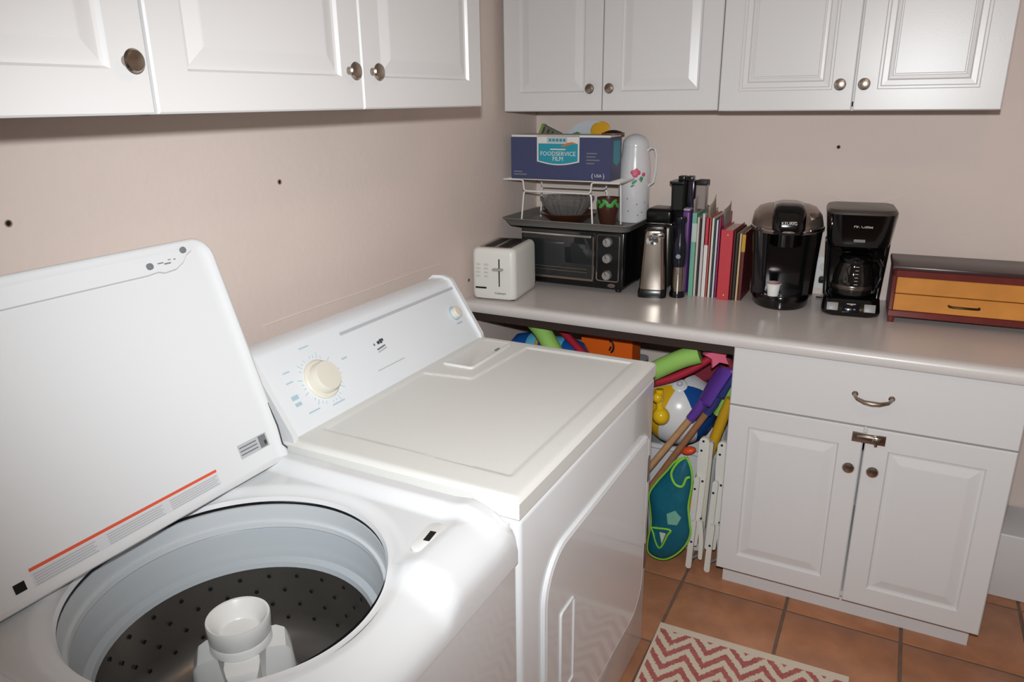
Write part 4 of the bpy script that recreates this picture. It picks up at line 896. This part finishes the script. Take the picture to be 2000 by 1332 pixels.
def stool(lab, dx, dyp, y):
    o = P3(1345+dx, 1105+dyp, y)
    t = thing('folding_stool', lab, 'step stool', (o.x, y, 0), 0, 'folded white stools beside the base cabinet')
    g = lambda L: [(a+dx, b_+dyp) for a, b_ in L]
    obj('side_rail', strip(g([(1377, 862), (1373, 905), (1366, 985), (1358, 1060), (1352, 1098)][:4]), [.034, .036, .026, .016], y, .016), SW, t, world=True)
    obj('side_rail', strip(g([(1362, 935), (1354, 1000), (1346, 1060)]), [.018, .020, .018], y-.018, .014), SW, t, world=True)
    obj('leg', strip(g([(1356, 1020), (1350, 1060), (1345, 1103)]), [.016, .018, .020], y-.034, .014), SW, t, world=True)
    obj('leg', strip(g([(1369, 1020), (1370, 1055), (1368, 1088)]), [.014, .016, .014], y-.018, .014), SW, t, world=True)
    obj('seat_edge', strip(g([(1390, 866), (1386, 905), (1378, 985), (1374, 1030)]), [.016, .016, .014, .012], y+.012, .02), mat('stool_shade', (206, 202, 190), .5), t, world=True)
    for a, b_ in ((1374, 862), (1370, 880), (1372, 940), (1357, 955), (1369, 1013)): obj('rivet', MB().lathe([(.0001, .002), (.0038, .0015), (.0042, 0)], 12, T(P3(a+dx, b_+dyp, y-.009 if a != 1357 else y-.026)) @ RX(90)), BLACKM, t, world=True)
    obj('rivet', MB().lathe([(.0001, .002), (.0038, .0015), (.0042, 0)], 12, T(P3(1350+dx, 1058+dyp, y-.042)) @ RX(90)), BLACKM, t, world=True)
    obj('cross_bar', MB().tube([P3(1350+dx, 1090+dyp, y-.02), P3(1366+dx, 1083+dyp, y)], .005, 8), mat('bar_grey', (120, 120, 122), .4), t, world=True)
stool('folded white plastic stool nearer the swim vest', 0, 0, -.50)
stool('folded white plastic stool right against the base cabinet', 36, 8, -.497)

# ------------------------------------------------------------------ rug
rm = bpy.data.materials.new('chevron_rug'); rm.use_nodes = True; nt = rm.node_tree; nn_ = nt.nodes; lk = nt.links; bs = nn_['Principled BSDF']; bs.inputs['Roughness'].default_value = .95
tc = nn_.new('ShaderNodeTexCoord'); sx = nn_.new('ShaderNodeSeparateXYZ'); lk.new(tc.outputs['Object'], sx.inputs[0])
def mth(op, a, b_=None, c=None):
    m = nn_.new('ShaderNodeMath'); m.operation = op
    for i, v in enumerate((a, b_, c)):
        if v is None: continue
        if isinstance(v, (int, float)): m.inputs[i].default_value = v
        else: lk.new(v, m.inputs[i])
    return m.outputs[0]
nz = nn_.new('ShaderNodeTexNoise'); nz.inputs['Scale'].default_value = 130; lk.new(tc.outputs['Object'], nz.inputs['Vector'])
jit = mth('MULTIPLY', mth('SUBTRACT', nz.outputs[0], .5), .022)
zig = mth('MULTIPLY', mth('PINGPONG', sx.outputs[0], .054), 1.25)
st_ = mth('FRACT', mth('DIVIDE', mth('ADD', mth('ADD', sx.outputs[1], zig), jit), .056))
msk = mth('GREATER_THAN', st_, .52)
inb = mth('MULTIPLY', mth('LESS_THAN', mth('ABSOLUTE', mth('SUBTRACT', sx.outputs[0], .275)), .268), mth('LESS_THAN', sx.outputs[1], -.028))
msk = mth('MULTIPLY', msk, inb)
n2_ = nn_.new('ShaderNodeTexNoise'); n2_.inputs['Scale'].default_value = 60; lk.new(tc.outputs['Object'], n2_.inputs['Vector'])
rc = nn_.new('ShaderNodeMix'); rc.data_type = 'RGBA'; lk.new(n2_.outputs[0], rc.inputs[0]); rc.inputs[6].default_value = (*lin((204, 128, 116)), 1); rc.inputs[7].default_value = (*lin((172, 78, 80)), 1)
mx = nn_.new('ShaderNodeMix'); mx.data_type = 'RGBA'; lk.new(msk, mx.inputs[0]); mx.inputs[6].default_value = (*lin((234, 218, 198)), 1); lk.new(rc.outputs[2], mx.inputs[7]); lk.new(mx.outputs[2], bs.inputs['Base Color'])
wv = nn_.new('ShaderNodeTexWave'); wv.inputs['Scale'].default_value = 90; wv.bands_direction = 'Y'; lk.new(tc.outputs['Object'], wv.inputs['Vector'])
bpn = nn_.new('ShaderNodeBump'); bpn.inputs['Strength'].default_value = .5; bpn.inputs['Distance'].default_value = .003; lk.new(wv.outputs[0], bpn.inputs['Height']); lk.new(bpn.outputs[0], bs.inputs['Normal'])
def rugf(u, v): return (u*.55, -v*.95, .006+.0012*math.sin(u*9)*math.sin(v*11))
rg = MB().grid(40, 60, rugf); n1 = 41
rb_ = [i for i in range(41)]+[j*n1+40 for j in range(1, 61)]+[60*n1+i for i in range(39, -1, -1)]+[j*n1 for j in range(59, 0, -1)]
vb = [rg.V[i].copy() for i in rb_]; rg.loft([vb, [Vector((v.x, v.y, .0005)) for v in vb]], None, False, True)
tag(obj('chevron_rug', rg, rm, loc=(.797, -.855, 0), rotz=R(1.5), fix=False), 'cream and red chevron woven rug on the tiles before the dryer', 'rug')

# ------------------------------------------------------------------ added fill lamp, unseen above the frame, warms the ambient light
cl = thing('ceiling_fill', 'added round fill light, out of view above the room', 'light', (1.55, -1.85, ZC))
obj('base_plate', MB().lathe([(.0001, 0), (.17, 0), (.172, -.02), (.15, -.03)], 40), NICK, cl)
obj('fill_dome', MB().lathe([(.155, -.025), (.15, -.05), (.12, -.085), (.06, -.108), (.0001, -.114)], 40), mat('fill_glow', (255, 210, 166), .4, emit=9), cl)
